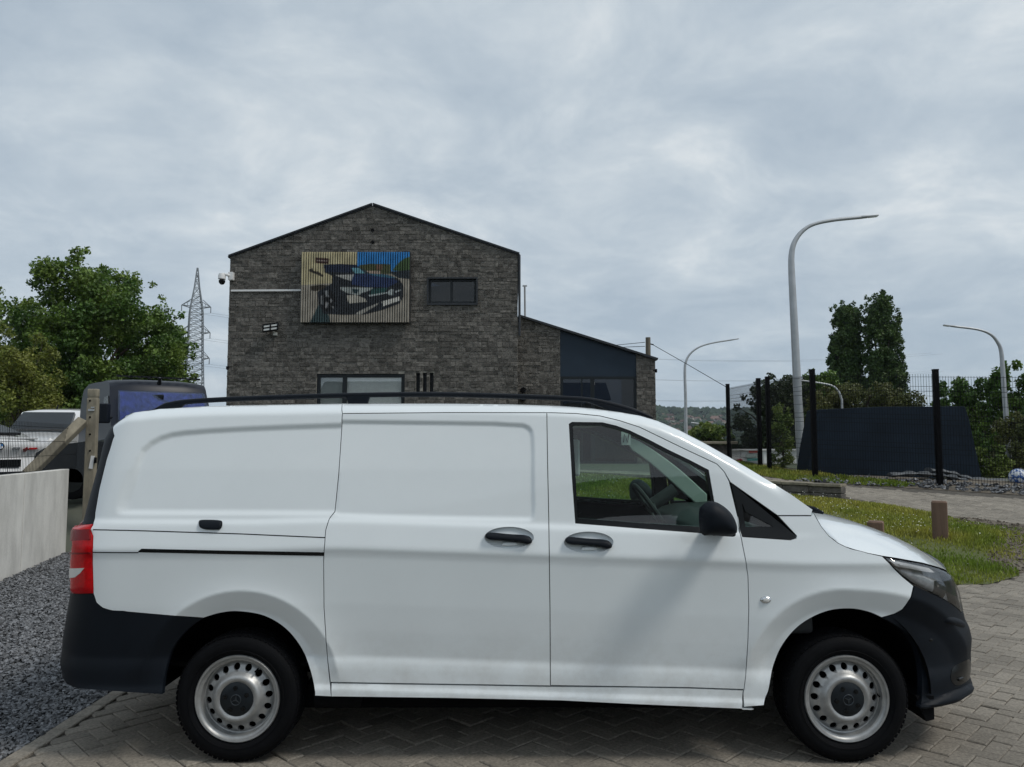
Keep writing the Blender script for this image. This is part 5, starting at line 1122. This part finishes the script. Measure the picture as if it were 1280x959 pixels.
for w in (w1, w2):
    c = copy_tree(w, van); c.location.y = -w.location.y; c.rotation_euler = (0, w.rotation_euler.y, math.pi)
# =================================================================== LEFT: WALL, FENCE, POST, VEHICLES
wa, wb = Vector((-6.66, 11.62, 0)), Vector((-4.35, 1.9, 0)); wdir = (wb - wa).normalized(); wnrm = Vector((-wdir.y, wdir.x, 0))
if wnrm.x < 0: wnrm = -wnrm
wall = thing('retaining_wall', 'pale concrete retaining wall beside the gravel strip', 'wall', wa)
zt = 1.24; k = 0; s = 0.0
for L in (1.72, 2.0, 2.0, 2.0, 2.0):
    a, b = wa + wdir * (s + .006), wa + wdir * (s + L - .006); m = MB(); c = (a + b) / 2 - wnrm * (.06 + .004 * (k % 2))
    m.box((c.x, c.y, zt / 2 - .1 + .004 * (k % 2)), (.12, L - .012, zt + .2), rz=math.atan2(-wdir.x, wdir.y)); m.build('wall_panel', M['concrete'], wall, bevel=.008, seg=2); s += L; k += 1
# wire mesh on the wall
def mesh_panel(a, b, z0a, z0b, h, parent, dv=.05, dh=.2, r=.0034, name='wire_mesh', folds=()):
    a, b = Vector(a), Vector(b); L = (b - a).length; n = int(L / dv); m = MB()
    for k in range(n + 1):
        t = k / n; p = a.lerp(b, t); z0 = z0a + (z0b - z0a) * t; m.tube([(p.x, p.y, z0), (p.x, p.y, z0 + h)], r, 3, cap=False)
    for k in range(int(h / dh) + 1):
        m.tube([(a.x, a.y, z0a + k * dh), (b.x, b.y, z0b + k * dh)], r * 1.15, 3, cap=False)
    for f in folds:
        nv = Vector((-(b - a).y, (b - a).x, 0)).normalized() * .012
        m.tube([Vector((a.x, a.y, z0a + f)) - nv, Vector((b.x, b.y, z0b + f)) - nv], r * 1.3, 3, cap=False)
    o = m.build(name, M['wire'], parent, fixn=False); o['kind'] = 'stuff'; return o
mf = thing('mesh_fence', 'dark wire mesh fence standing on the pale concrete wall', 'fence', wa + Vector((0, 0, zt)))
fo = -wnrm * .07
mesh_panel(wa + fo - wdir * .55, wa + fo + wdir * 2.1, zt + .01, zt + .01, .66, mf, r=.0032)
mesh_panel(wa + fo + wdir * 2.12, wa + fo + wdir * 4.5, zt + .01, zt + .01, .66, mf, r=.0032)
for d in (4.53,):
    m = MB(); q = wa + fo + wdir * d; m.box((q.x, q.y, zt + .34), (.05, .05, .7)); m.build('post', M['fence'], mf)
# concrete post and strut
pc = P(112.5, 600, 12.0); cpost = thing('concrete_post', 'tall weathered concrete fence post with bolt holes and rounded top', 'post', (pc.x, 12.0, .3))
m = MB(); ztp = P(114, 498, 12).z; m.box((pc.x, 12, (ztp + .1) / 2), (.165, .085, ztp - .1)); m.build('shaft', M['post_conc'], cpost, bevel=.012)
m = MB(); m.box((pc.x, 12, ztp + .012), (.148, .075, .03)); m.box((pc.x, 12, P(114, 491.5, 12).z), (.16, .08, .13)); m.build('cap', M['post_conc'], cpost, bevel=.03, seg=3, smooth=True)
m = MB()
for py in (501, 521.5, 543, 563.5): q = P(112.5, py, 11.957); m.lathe([(.001, -.012), (.012, -.012), (.016, 0.001)], (q.x, 11.9565, q.z), 'Y', 10)
m.build('bolt_hole', M['dark'], cpost)
m = MB(); q = P(112, 512.5, 11.9); m.box((q.x, 11.948, q.z), (.09, .02, .03)); m.box((q.x + .02, 11.948, q.z + .04), (.05, .015, .02)); m.build('clamp', M['galv'], cpost)
m = MB(); q = P(112.5, 578, 11.9); m.box((q.x, 11.95, q.z), (.055, .012, .20), M4=Matrix.Rotation(R(8), 3, 'Y')); m.build('label_plate', M['white_plastic'], cpost)
m = MB(); m.box((q.x + .06, 11.94, q.z + .03), (.03, .03, .09)); m.build('hinge', M['dark'], cpost)
st = thing('concrete_strut', 'slanting concrete strut leaning between post and wall', 'strut', P(40, 588, 11.3)); m = MB(); m.bar(P(104, 526, 11.9), P(34, 594, 11.2), .15, .13, up=(0, 1, 0)); m.build('bar', M['post_conc'], st, bevel=.015)
# ---- vehicles on the yard behind the wall
def place(loc, head):
    """frame: x forward, y left, z up"""
    f = Vector((math.cos(head), math.sin(head), 0)); l = Vector((-f.y, f.x, 0)); return lambda x, y, z: Vector(loc) + f * x + l * y + Vector((0, 0, z))
def veh_body(root, T, prof, width, m, tumble=.13, z_belt=1.0, bow=.10, name='body', nw=7):
    """side outline swept across the width, pulled in towards the roof and bowed at the ends"""
    ys = np.sin(np.linspace(-1, 1, nw) * math.pi / 2) * width / 2; V = []
    prof = cr_open(prof + [prof[0]], 3)[:-1]; n = len(prof); cx = sum(p[0] for p in prof) / n
    for y in ys:
        e = abs(y) / (width / 2)
        for x, z in prof:
            yy = y * (1 - tumble * max(0, z - z_belt)); xx = x + (-bow * e ** 3 if x > cx else bow * .6 * e ** 3); zz = z - (.05 * e ** 4 if z > z_belt else 0)
            V.append(T(xx, yy, zz))
    Fc = [[i * n + k, i * n + (k + 1) % n, (i + 1) * n + (k + 1) % n, (i + 1) * n + k] for i in range(nw - 1) for k in range(n)] + [list(range(n))[::-1], [(nw - 1) * n + k for k in range(n)]]
    b = MB(); b.add(V, Fc); return b.build(name, m, root, smooth=35)
def veh_wheels(root, T, xs, width, r, m_rim):
    for x in xs:
        for sg in (-1, 1):
            c = T(x, sg * (width / 2 - .12), r); ax = (T(0, 1, 0) - T(0, 0, 0)) * sg; w = MB()
            w.tube([c - ax * .1, c + ax * .06, c + ax * .115, c + ax * .125], [r, r, r * .97, r * .88], 24); o = w.build('wheel', M['rubber'], root, smooth=40)
            w = MB(); w.tube([c + ax * .11, c + ax * .130], [r * .66, r * .62], 24); w.build('rim', m_rim, o, smooth=40)
def quad_patch(root, name, pts, m, th=.012):
    """a panel through four corner points, thickness outward-inward"""
    p = [Vector(q) for q in pts]; n = (p[1] - p[0]).cross(p[-1] - p[0]).normalized(); b = MB(); b.prism([q - n * th * .5 for q in p], n * th); return b.build(name, m, root)
YT = 0.72
# white van, seen from its front left
loc = (-13.5, 23.3, YT); T = place(loc, R(-84))
wv = thing('parked_van', 'white van with large windscreen parked behind the mesh fence', 'van', loc)
prof = [(2.35, .35), (2.42, .75), (2.30, .98), (1.75, 1.14), (1.55, 1.22), (1.0, 1.72), (.75, 1.86), (-.5, 1.94), (-2.3, 1.9), (-2.42, 1.0), (-2.4, .4), (0, .32)]
veh_body(wv, T, prof, 1.92, M['vpaint'], .10)
quad_patch(wv, 'windscreen', [T(1.60, .80, 1.245), T(1.60, -.80, 1.245), T(1.06, -.70, 1.74), T(1.06, .70, 1.74)], M['vglass'], .10)
for sg in (-1, 1):
    quad_patch(wv, 'side_window', [T(1.25, sg * .925, 1.16), T(.30, sg * .93, 1.16), T(.30, sg * .865, 1.72), T(.92, sg * .865, 1.72)], M['trim'], .05)
    m = MB(); m.box(T(1.28, sg * 1.08, 1.22), (.22, .14, .24), rz=R(-84)); m.build('mirror', M['black_plastic'], wv, bevel=.03)
    quad_patch(wv, 'headlight', [T(2.31, sg * .55, .92), T(2.12, sg * .86, .93), T(2.02, sg * .85, 1.05), T(2.24, sg * .58, 1.01)], M['reflector'], .08)
    m = MB(); m.bar(T(2.36, sg * .5, .90), T(2.1, sg * .89, .91), .03); m.build('lamp_trim', M['trim'], wv)
m = MB(); m.bar(T(2.38, .5, .86), T(2.38, -.5, .86), .10, .06); m.bar(T(2.40, .5, .66), T(2.40, -.5, .66), .16, .06); m.build('grille', M['trim'], wv)
m = MB(); m.bar(T(2.38, .62, .44), T(2.38, -.62, .44), .2, .10); m.build('front_bumper', M['black_plastic'], wv)
m = MB(); m.tube([T(.65, 0, 1.88), T(.58, 0, 2.0)], .025, 6); m.build('roof_antenna', M['trim'], wv)
veh_wheels(wv, T, (1.45, -1.5), 1.9, .33, M['silver'])
# white fastback seen from behind
loc = (-10.63, 14.15, YT - .15); hd = R(150); T = place(loc, hd)
ws = thing('white_fastback', 'white fastback car with dark red tail lamps seen from behind the fence', 'car', loc)
prof = [(2.3, .4), (2.35, .75), (2.1, .95), (1.2, 1.08), (.5, 1.38), (-.3, 1.46), (-1.2, 1.36), (-1.95, 1.14), (-2.22, 1.12), (-2.28, .98), (-2.2, .80), (-2.3, .62), (-2.2, .38), (0, .3)]
veh_body(ws, T, prof, 1.9, M['vpaint'], .32, .95, bow=.28)
quad_patch(ws, 'rear_window', [T(-1.80, .58, 1.215), T(-1.80, -.58, 1.215), T(-.95, -.55, 1.42), T(-.95, .55, 1.42)], M['trim'], .05)
m = MB(); m.bar(T(-2.16, .66, 1.135), T(-2.16, -.66, 1.135), .12, .03); m.build('spoiler_lip', M['vpaint'], ws, bevel=.01)
for sg in (-1, 1):
    m = MB(); m.prism([T(-2.24, sg * .42, .90), T(-2.06, sg * .90, .925), T(-2.00, sg * .90, 1.01), T(-2.24, sg * .5, 1.01), T(-2.29, sg * .4, .95)], T(.1, 0, 0) - T(0, 0, 0)); m.build('tail_lamp', M['red_dark'], ws)
    m = MB(); m.bar(T(-2.27, sg * .5, .955), T(-2.1, sg * .85, .965), .03); m.build('lamp_strip', M['red_lens'], ws)
m = MB(); m.bar(T(-2.30, .34, .71), T(-2.30, -.34, .71), .03, .13); m.build('number_plate', M['trim'], ws)
m = MB(); m.bar(T(-2.26, .75, .52), T(-2.26, -.75, .52), .26, .1); m.build('diffuser', M['black_plastic'], ws)
m = MB(); c = T(-2.285, 0.0, 1.0); fw = T(1, 0, 0) - T(0, 0, 0); lf = T(0, 1, 0) - T(0, 0, 0); m.prism([c + lf * .062 * math.cos(k * math.pi / 10) + Vector((0, 0, .062 * math.sin(k * math.pi / 10))) for k in range(20)], -fw * .03); rb_ = m.build('roundel', M['trim'], ws)
m = MB()
for a in (0, 2): m.add([c - fw * .034] + [c - fw * .034 + lf * .044 * math.cos(R(90 * a + 15 * k)) + Vector((0, 0, .044 * math.sin(R(90 * a + 15 * k)))) for k in range(7)], [(0, k, k + 1) for k in range(1, 7)])
m.build('roundel_quarter', M['white_plastic'], rb_)
m = MB()
for a in (1, 3): m.add([c - fw * .034] + [c - fw * .034 + lf * .044 * math.cos(R(90 * a + 15 * k)) + Vector((0, 0, .044 * math.sin(R(90 * a + 15 * k)))) for k in range(7)], [(0, k, k + 1) for k in range(1, 7)])
m.build('roundel_quarter', mat('roundel_blue', (.05, .2, .5), .4), rb_)
m = MB(); c = T(-2.27, -.28, .97); m.box(c, (.02, .12, .025), rz=hd); m.build('badge', M['chrome'], ws)
veh_wheels(ws, T, (1.4, -1.4), 1.9, .34, M['vblack'])
# black car nose between wall and post
loc = (-5.75, 13.25, YT); T = place(loc, R(180))
bc = thing('black_car', 'black car with its nose between the pale wall and the concrete post', 'car', loc)
prof = [(2.1, .3), (2.15, .6), (2.0, .82), (1.0, .98), (.6, 1.05), (-.1, 1.40), (-1.2, 1.42), (-2.0, 1.0), (-2.1, .4), (0, .25)]
veh_body(bc, T, prof, 1.78, M['vblack'], .28, .95, bow=.25)
quad_patch(bc, 'windscreen', [T(.62, .66, 1.06), T(.62, -.66, 1.06), T(0, -.55, 1.38), T(0, .55, 1.38)], M['vglass'], .06)
for sg in (-1, 1):
    quad_patch(bc, 'headlight', [T(2.08, sg * .45, .66), T(1.84, sg * .78, .68), T(1.80, sg * .78, .8), T(2.02, sg * .48, .76)], M['reflector'], .06)
m = MB(); m.bar(T(2.16, .4, .5), T(2.16, -.4, .5), .14, .04); m.build('grille', M['chrome'], bc); veh_wheels(bc, T, (1.3, -1.3), 1.76, .31, M['vblack'])
# tall dark van with blue curtains
Yd = 17.0; pcx = (P(145, 500, Yd).x + P(263, 500, Yd).x) / 2
loc = (-7.13, 16.0, YT); T = place(loc, R(-53.8))
dvn = thing('dark_camper_van', 'tall dark grey van with blue curtains behind its windscreen', 'van', loc)
ztt = P(200, 475, Yd).z - YT
prof = [(0.62, .5), (.66, .9), (.5, 1.1), (-.05, 1.22), (-.35, 1.32), (-.86, ztt - .30), (-.98, ztt - .12), (-1.25, ztt - .02), (-2.2, ztt + .02), (-5.1, ztt - .02), (-5.3, 1.0), (-5.3, .5), (-2, .42)]
veh_body(dvn, T, prof, 2.06, M['vdark'], .045, 1.1, bow=.12)
zt1 = ztt - .33
quad_patch(dvn, 'curtain', [T(-.33, .88, 1.36), T(-.33, -.88, 1.36), T(-.80, -.82, zt1), T(-.80, .82, zt1)], M['curtain'], .05)
b = MB(); nf = 36
vs = []
for k in range(nf + 1):
    y = .86 - 1.72 * k / nf; w_ = .012 * math.sin(k * 1.9) + .008 * math.sin(k * 4.3)
    vs += [T(-.30 + w_ + .01, y, 1.37), T(-.785 + w_ + .015, y * .955, zt1 - .01)]
b.add(vs, [(2 * k, 2 * k + 2, 2 * k + 3, 2 * k + 1) for k in range(nf)]); b.build('curtain_folds', M['curtain'], dvn, smooth=True, fixn=False)
quad_patch(dvn, 'windscreen', [T(-.25, .93, 1.36), T(-.25, -.93, 1.36), T(-.745, -.865, zt1 + .04), T(-.745, .865, zt1 + .04)], M['vglass_clear'], .012)
m = MB(); m.box(T(-.70, -.12, zt1 - .08), (.30, .05, .10)); m.build('rear_view_mirror', M['trim'], dvn, bevel=.02)
for sg in (-1, 1):
    quad_patch(dvn, 'side_window', [T(-.62, sg * 1.02, 1.34), T(-1.5, sg * 1.03, 1.34), T(-1.5, sg * .985, ztt - .4), T(-1.02, sg * .985, ztt - .4)], M['trim'], .05)
    m = MB(); m.box(T(-.35, sg * 1.17, 1.50), (.20, .16, .40)); m.bar(T(-.4, sg * 1.0, 1.42), T(-.36, sg * 1.15, 1.42), .06); m.build('mirror', M['black_plastic'], dvn, bevel=.03)
for k in range(-4, 5): m = MB(); m.box(T(-1.05, k * .2, ztt + .03), (.07, .10, .03)); m.build('roof_clip', M['trim'], dvn)
m = MB(); m.bar(T(-1.1, .85, ztt + .045), T(-1.1, -.85, ztt + .045), .03); m.build('roof_bar', M['trim'], dvn)
m = MB(); m.tube([T(-1.0, -.02, ztt - .1), T(-.95, -.02, ztt + .03)], [.05, .03], 8); m.build('roof_antenna', M['trim'], dvn)
veh_wheels(dvn, T, (-.15, -3.8), 2.0, .35, M['silver'])
# pylons
def pylon(label, px, ytop, ybot, Y):
    a = P(px, ytop, Y); b0 = -14 * float(sstep(55, 420, Y)); t = thing('power_pylon', label, 'pylon', (a.x, Y, b0)); Ht = a.z - b0; th = Ht * .026
    hw = lambda f: Ht * np.interp(f, [0, .30, .55, .78, .90, 1.0], [.062, .046, .036, .030, .012, .002]); Rm = Matrix.Rotation(R(28), 3, 'Z'); O = Vector((a.x, Y, b0)); r = Ht * (.0023 if Y < 300 else .0009)
    W = lambda x, y, f: O + Rm @ Vector((x, y, 0)) + Vector((0, 0, f * Ht)); fs = list(np.linspace(0, .42, 5)) + list(np.linspace(.46, .86, 14)) + [.90, .94, .97, 1.0]; m = MB()
    for sx, sy in ((1, 1), (1, -1), (-1, -1), (-1, 1)): m.tube([W(sx * hw(f), sy * hw(f), f) for f in fs], r * 1.25, 4)
    m.build('leg', M['lattice'], t); m = MB()
    for f0, f1 in zip(fs[:-1], fs[1:]):
        h0_, h1_ = hw(f0), hw(f1)
        for (ax_, ay_), (bx_, by_) in (((1, 1), (1, -1)), ((1, -1), (-1, -1)), ((-1, -1), (-1, 1)), ((-1, 1), (1, 1))):
            m.tube([W(ax_ * h0_, ay_ * h0_, f0), W(bx_ * h1_, by_ * h1_, f1)], r * .55, 3); m.tube([W(bx_ * h0_, by_ * h0_, f0), W(ax_ * h1_, ay_ * h1_, f1)], r * .7, 3); m.tube([W(ax_ * h0_, ay_ * h0_, f0), W(bx_ * h0_, by_ * h0_, f0)], r * .7, 3)
    m.build('bracing', M['lattice'], t)
    for f in (.54, .67, .80):
        L = Ht * .068
        for sg in (-1, 1):
            c = MB()
            tip = W(sg * L, 0, f + .006)
            for sy in (-1, 1): c.tube([W(sg * hw(f), sy * hw(f), f), tip], r, 4); c.tube([W(sg * hw(f), sy * hw(f), f + .035), tip], r * .8, 4)
            for q in (.35, .7): c.tube([W(sg * hw(f), 0, f + .03).lerp(tip, q), W(sg * hw(f), 0, f).lerp(tip, q)], r * .6, 3)
            c.tube([tip, tip - Vector((0, 0, Ht * .03))], r, 4); c.build('crossarm', M['lattice'], t)
        for sg in (-1, 1):
            tip = W(sg * L, 0, f + .006) - Vector((0, 0, Ht * .03))
            for dr in (-1, 1):
                far = tip + Vector((dr * 260, 70 + dr * 30, 0)); w_ = MB(); w_.tube([tip.lerp(far, q) - Vector((0, 0, 30 * q * (1 - q))) for q in np.linspace(0, 1, 13)], .03, 3, cap=False); w_.build('power_line', M['lattice'], t, fixn=False)
    return t
pylon('lattice power pylon between the large tree and the stone building', 247, 335, 500, 210)
# street lamps
def lamp(label, pts, Y, r0, r1, head, grp='curved street lamps', zb=None):
    q = [P(a, b, Y) for a, b in pts]
    if zb is not None: q[0] = Vector((q[0].x, Y, zb))
    t = thing('street_lamp', label, 'street lamp', q[0], grp); c = cr_open([tuple(p) for p in q], 6); m = MB(); n = len(c)
    m.tube(c, [r0 + (r1 - r0) * min(1, i / n * 1.25) for i in range(n)], 12); m.build('pole', M['galv'], t, smooth=True)
    if head:
        d = (q[-1] - q[-2]).normalized(); e = q[-1]; h = MB(); L = head
        h.bar(e - d * .05, e + d * L, .22 * L / .7, .07 * L / .7, up=(0, 0, 1)); h.bar(e - d * .02, e + d * L * .35, .16 * L / .7, .12 * L / .7); h.build('lamp_head', M['galv'], t, bevel=.02, smooth=True)
        g = MB(); g.bar(e + d * L * .4 - Vector((0, 0, .04 * L / .7)), e + d * L * .95 - Vector((0, 0, .04 * L / .7)), .17 * L / .7, .02); g.build('lamp_lens', M['white_lens'], t)
    return t
lamp('tallest curved street lamp, standing behind the left end of the skip', [(1003, 600), (1001, 560), (996.5, 480), (992.5, 400), (989.5, 340), (989.5, 318), (993, 303), (1002, 290), (1016, 281), (1040, 275.5), (1078, 271.5)], 24, .15, .055, .5, zb=.7)
lamp('curved street lamp just right of the stone building, arm to the right', [(858, 600), (857.5, 550), (857, 500), (856, 465), (857.5, 452), (863, 442), (874, 434), (890, 429), (914, 425)], 50, .12, .05, .5, zb=-1)
lamp('curved street lamp at the right edge with its arm to the left', [(1262, 590), (1259, 540), (1254, 470), (1251.5, 440), (1247, 428), (1238, 418), (1222, 412), (1192, 408)], 20.6, .075, .03, .28, zb=.8)
lamp('low curved lamp seen over the van windscreen', [(898, 600), (897, 552), (896, 543), (892, 536), (884, 531.5), (864, 528.5)], 80, .10, .08, 0, zb=-4)
lamp('low curved lamp above the left part of the skip', [(1054, 600), (1052.5, 510), (1051.5, 498), (1047, 488), (1036, 481), (1000, 475.5)], 27.5, .045, .03, 0, zb=.7)
# utility pole with wires
Yp = 36
t = thing('utility_pole', 'wooden utility pole behind the end of the side wing', 'pole', (P(810, 500, Yp).x, Yp, .4)); m = MB(); m.tube([(P(810, 500, Yp).x, Yp, .2), P(810, 422, Yp)], [.16, .12], 10); m.build('pole', M['pole_wood'], t, smooth=True)
for pts in ([(816, 431, 36), (860, 456, 34.5), (908, 484, 33)], [(806, 428, 36), (780, 430.5, 40), (765, 432, 43)], [(806, 433, 36), (780, 434, 40), (765, 433.5, 43)]):
    m = MB(); m.tube([P(*p) for p in pts], .014, 4); m.build('overhead_wire', M['fence'], t)
m = MB(); m.bar(P(808, 429, Yp), P(817, 431, Yp), .05); m.build('bracket', M['fence'], t)
# =================================================================== RIGHT: FENCE, SKIP, SIGNS, WALL, BOLLARDS
fpos = [(1175, 607, 463, 16.0), (1019, 598, 463, 17.05), (962, 590, 472, 19.4), (950.5, 589, 474, 20.1), (911.5, 580, 481, 23.3)]
fen = thing('black_mesh_fence', 'black mesh fence with square posts in front of the skip', 'fence', (P(1175, 607, 16).x, 16, Hf(8.8, 16)))
pts3 = []
for bx, by, ty, Y in fpos:
    b = P(bx, by, Y); top = P(bx, ty, Y).z; z0 = Hf(b.x, Y); pts3.append((b.x, Y, z0, top)); m = MB(); m.box((b.x, Y, (z0 - .2 + top) / 2), (.10, .10, top - z0 + .2)); po = m.build('post', M['fence'], fen, bevel=.006)
    m = MB(); m.box((b.x, Y, top + .012), (.104, .104, .024)); m.build('post_cap', M['fence'], po)
ext_ = (pts3[0][0] + 2.17, 14.9, Hf(pts3[0][0] + 2.17, 14.9), Hf(pts3[0][0] + 2.17, 14.9) + 2.36); pts3 = [ext_] + pts3
m = MB(); m.box((ext_[0], ext_[1], (ext_[2] + ext_[3]) / 2), (.1, .1, ext_[3] - ext_[2])); m.build('post', M['fence'], fen)
for a, b in zip(pts3[:-1], pts3[1:]):
    if abs(a[1] - 19.4) < .01: continue
    hgt = min(a[3] - a[2], b[3] - b[2]) - .14
    mesh_panel((a[0], a[1] - .06, 0), (b[0], b[1] - .06, 0), a[2] + .06, b[2] + .06, hgt, fen, dv=.05, dh=.2, r=.0040, folds=(.1, .7, 1.3, 1.9))
# navy skip
sk = thing('waste_skip', 'long navy blue skip with sloping ends behind the black fence', 'skip', (P(1100, 600, 18.4).x, 18.4, .85))
def skp(px, py, Y): return P(px, py, Y)
fp = [(1009, 592), (1013, 562), (1021, 520), (1023, 512), (1100, 508.5), (1206, 508), (1211, 522), (1228, 600), (1226, 606), (1006, 598)]
m = MB(); Yk = 18.2; m.prism([P(a, b, Yk) for a, b in fp], (0, 0.7, 0)); m.build('skip_body', M['navy_steel'], sk, bevel=.008, seg=1)
# sheeting heap and ball
tp = thing('sheeting_heap', 'heap of crumpled grey sheeting on the ground by the fence', 'sheeting', P(1180, 604, 16.8))
for k, (pts, r) in enumerate([([(1112, 594), (1140, 592), (1170, 594), (1195, 598), (1215, 606)], .06), ([(1160, 588), (1182, 590), (1205, 597), (1232, 604), (1262, 607)], .06), ([(1120, 601), (1160, 601), (1200, 606), (1240, 611), (1275, 612)], .05), ([(1190, 594), (1220, 599), (1256, 601)], .05)]):
    c = cr_open([tuple(P(a, b, 16.9 + .18 * k)) for a, b in pts], 5); m = MB(); m.tube(c, [r * (1 + .45 * math.sin(i * 1.9 + k) + .2 * math.sin(i * 4.1)) for i in range(len(c))], 9, sq=(2.2, .8)); m.build('fold', M['tarp'], tp, smooth=True)
q = P(1273, 597, 16.6); bl = thing('patterned_ball', 'blue and white patterned ball lying behind the fence at the right edge', 'ball', q)
bm_ = mat('ball_print', (.03, .10, .32), .45, col2=(.62, .65, .68), scale=14, detail=1, lo=.45, hi=.55); m = MB(); m.lathe([(.19 * math.sin(math.pi * k / 14) + 1e-4, -.19 * math.cos(math.pi * k / 14)) for k in range(15)], q, 'Z', 24); m.build('shell', bm_, bl, smooth=True)
# low stone wall at the back of the lawn
la, lb = Vector((6.22, 14.5, 0)), Vector((0.6, 19.35, 0)); lw = thing('low_stone_wall', 'low dark stone wall with flat cap at the back of the lawn', 'wall', (la.x, la.y, Hf(la.x, la.y))); ld = (lb - la).normalized(); L = (lb - la).length; rgw = random.Random(2); s = 0
core = MB(); s0 = 0; az = math.atan2(ld.y, ld.x)
while s < L - .05:
    w = min(rgw.uniform(.30, .62), L - s); z0 = Hf(la.x + ld.x * s, la.y + ld.y * s); zc_ = .86 + .015 * s
    zrow = z0 - .1
    while zrow < zc_ - .07:
        h = min(rgw.uniform(.12, .2), zc_ - .06 - zrow); off = rgw.uniform(0, .02) if rgw.random() < .5 else 0
        c = la + ld * (s + w / 2); m = MB(); m.box((c.x, c.y, zrow + h / 2), (w - .012, .26 + off, h - .012), rz=az); m.build('stone', M['stone'], lw, bevel=.008, seg=1); zrow += h
    c = la + ld * (s + w / 2); m = MB(); m.box((c.x, c.y, zc_ - .03), (w - .006, .34, .055), rz=az); m.build('capstone', M['post_conc'], lw, bevel=.006, seg=1); s += w
m = MB(); c = (la + lb) / 2; m.box((c.x, c.y, .55), (L - .04, .2, .62), rz=az); m.build('core', M['bed'], lw)
# far wall with a slab cap beyond the lawn, left of the fence
fw_ = thing('slab_wall', 'dark wall with a flat stone slab cap beyond the bonnet', 'wall', P(880, 580, 25)); m = MB(); m.box((P(882, 580, 25).x, 25.2, (P(882, 555, 25).z + .5) / 2), (1.7, .5, P(882, 557, 25).z - .5)); m.build('body', M['stone'], fw_); m = MB(); m.box((P(882, 553, 25).x, 25.2, P(882, 553.5, 25).z), (1.95, .9, .09)); m.build('slab', M['post_conc'], fw_, bevel=.02)
# wooden bollards in the lawn
def bollard(label, px, pyb, pyt, Y, wdt):
    q = P(px, pyb, Y); t = thing('wooden_bollard', label, 'bollard', (q.x, Y, Hf(q.x, Y)), 'brown bollards on the lawn'); zt_ = P(px, pyt, Y).z; z0 = Hf(q.x, Y) - .05; m = MB(); m.box((q.x, Y, (zt_ + z0) / 2), (wdt, wdt, zt_ - z0), rz=R(-29)); m.build('shaft', M['wood'], t, bevel=.012); m = MB()
    m.box((q.x, Y, zt_ + .002), (wdt * .86, wdt * .86, .012), rz=R(-29)); m.build('top_face', M['wood'], t, bevel=.004); return t
bollard('taller brown wooden bollard standing free in the lawn', 1175.5, 668, 627, 11.0, .20)
bollard('brown bollard top just showing over the bonnet', 1095, 672, 652, 10.6, .20)
# white barrier boards beyond the fence
wbd = thing('white_barrier', 'white ribbed barrier boards with faded red and teal print behind the fence', 'barrier', P(955, 588, 26)); Yb_ = 26.0
x0_, x1_ = P(912, 580, Yb_).x, P(1003, 580, Yb_).x; n_ = 13; z1_ = P(950, 563, Yb_).z; z0_ = .7
for k in range(n_):
    m = MB(); w = (x1_ - x0_) / n_; m.box((x0_ + (k + .5) * w, Yb_ + (.012 if k % 2 else 0), (z0_ + z1_) / 2), (w - .012, .05, z1_ - z0_)); m.build('board', M['white_plastic'], wbd)
m = MB(); m.box((P(955, 563, Yb_).x, Yb_ - .02, z1_ + .02), (x1_ - x0_, .12, .05)); m.build('top_rail', M['white_plastic'], wbd)
for (ax_, ay_, bx_, by_), c in (((936, 563, 948, 566), (.55, .10, .08)), ((932, 568, 948, 572), (.35, .42, .40)), ((934, 573, 948, 576), (.12, .36, .34)), ((932, 577, 947, 585), (.42, .46, .47))):
    p0, p1 = P(ax_, ay_, Yb_ - .05), P(bx_, by_, Yb_ - .05); m = MB(); m.box(((p0.x + p1.x) / 2, Yb_ - .055, (p0.z + p1.z) / 2), (abs(p1.x - p0.x), .012, abs(p0.z - p1.z))); m.build('print_strip', mat('faded_print', c, .6), wbd)
q = P(923, 578, 25.2); rv = thing('red_scrap', 'small dark red scrap heap in front of the white barrier', 'scrap', (q.x, 25.2, .95)); m = MB(); m.bar(P(917, 579, 25.2), P(928, 576, 25.2), .12, .1); m.bar(P(919, 576.5, 25.25), P(926, 574.5, 25.25), .1, .06); m.build('scrap', mat('dark_red_scrap', (.25, .01, .02), .5), rv, bevel=.01)
m = MB()
for k in range(6): m.bar(P(915 + k * 2.6, 586, 25.3), P(917 + k * 2.2, 579 + (k % 3), 25.3), .035)
m.build('scrap_rods', M['dark'], rv)
# pale shed across the yard behind the camera (it shows in the window panes and the paint)
shd = thing('pale_shed', 'long pale shed with a dark roof across the yard, mirrored in the windows', 'shed', (-4, -14, 0))
m = MB(); m.box((-4, -17, 2.6), (24, 6, 5.2)); m.build('wall', M['concrete'], shd)
m = MB(); m.prism([Vector((-16.4, -20.4, 5.2)), Vector((-16.4, -13.6, 5.2)), Vector((-16.4, -17, 6.9))], (24.8, 0, 0)); m.build('roof', M['roofmetal'], shd)
m = MB()
for x in (-12, -6, 0, 5): m.box((x, -13.98, 1.9), (3.6, .06, 3.8))
m.build('shutter_door', M['navy'], shd)
# =================================================================== AIR
hb = MB(); hb.box((0, 150, 36), (4600, 4900, 104)); hzo = hb.build('haze', [], None); hzo['kind'] = 'stuff'
hmt = bpy.data.materials.new('haze'); hmt.use_nodes = True; hn, hl_ = hmt.node_tree.nodes, hmt.node_tree.links
hn.remove(hn['Principled BSDF']); pv = hn.new('ShaderNodeVolumePrincipled'); pv.inputs['Density'].default_value = 0.00011; pv.inputs['Color'].default_value = (0.72, 0.85, 1.0, 1)
hl_.new(pv.outputs[0], hn['Material Output'].inputs['Volume']); hzo.data.materials.append(hmt)
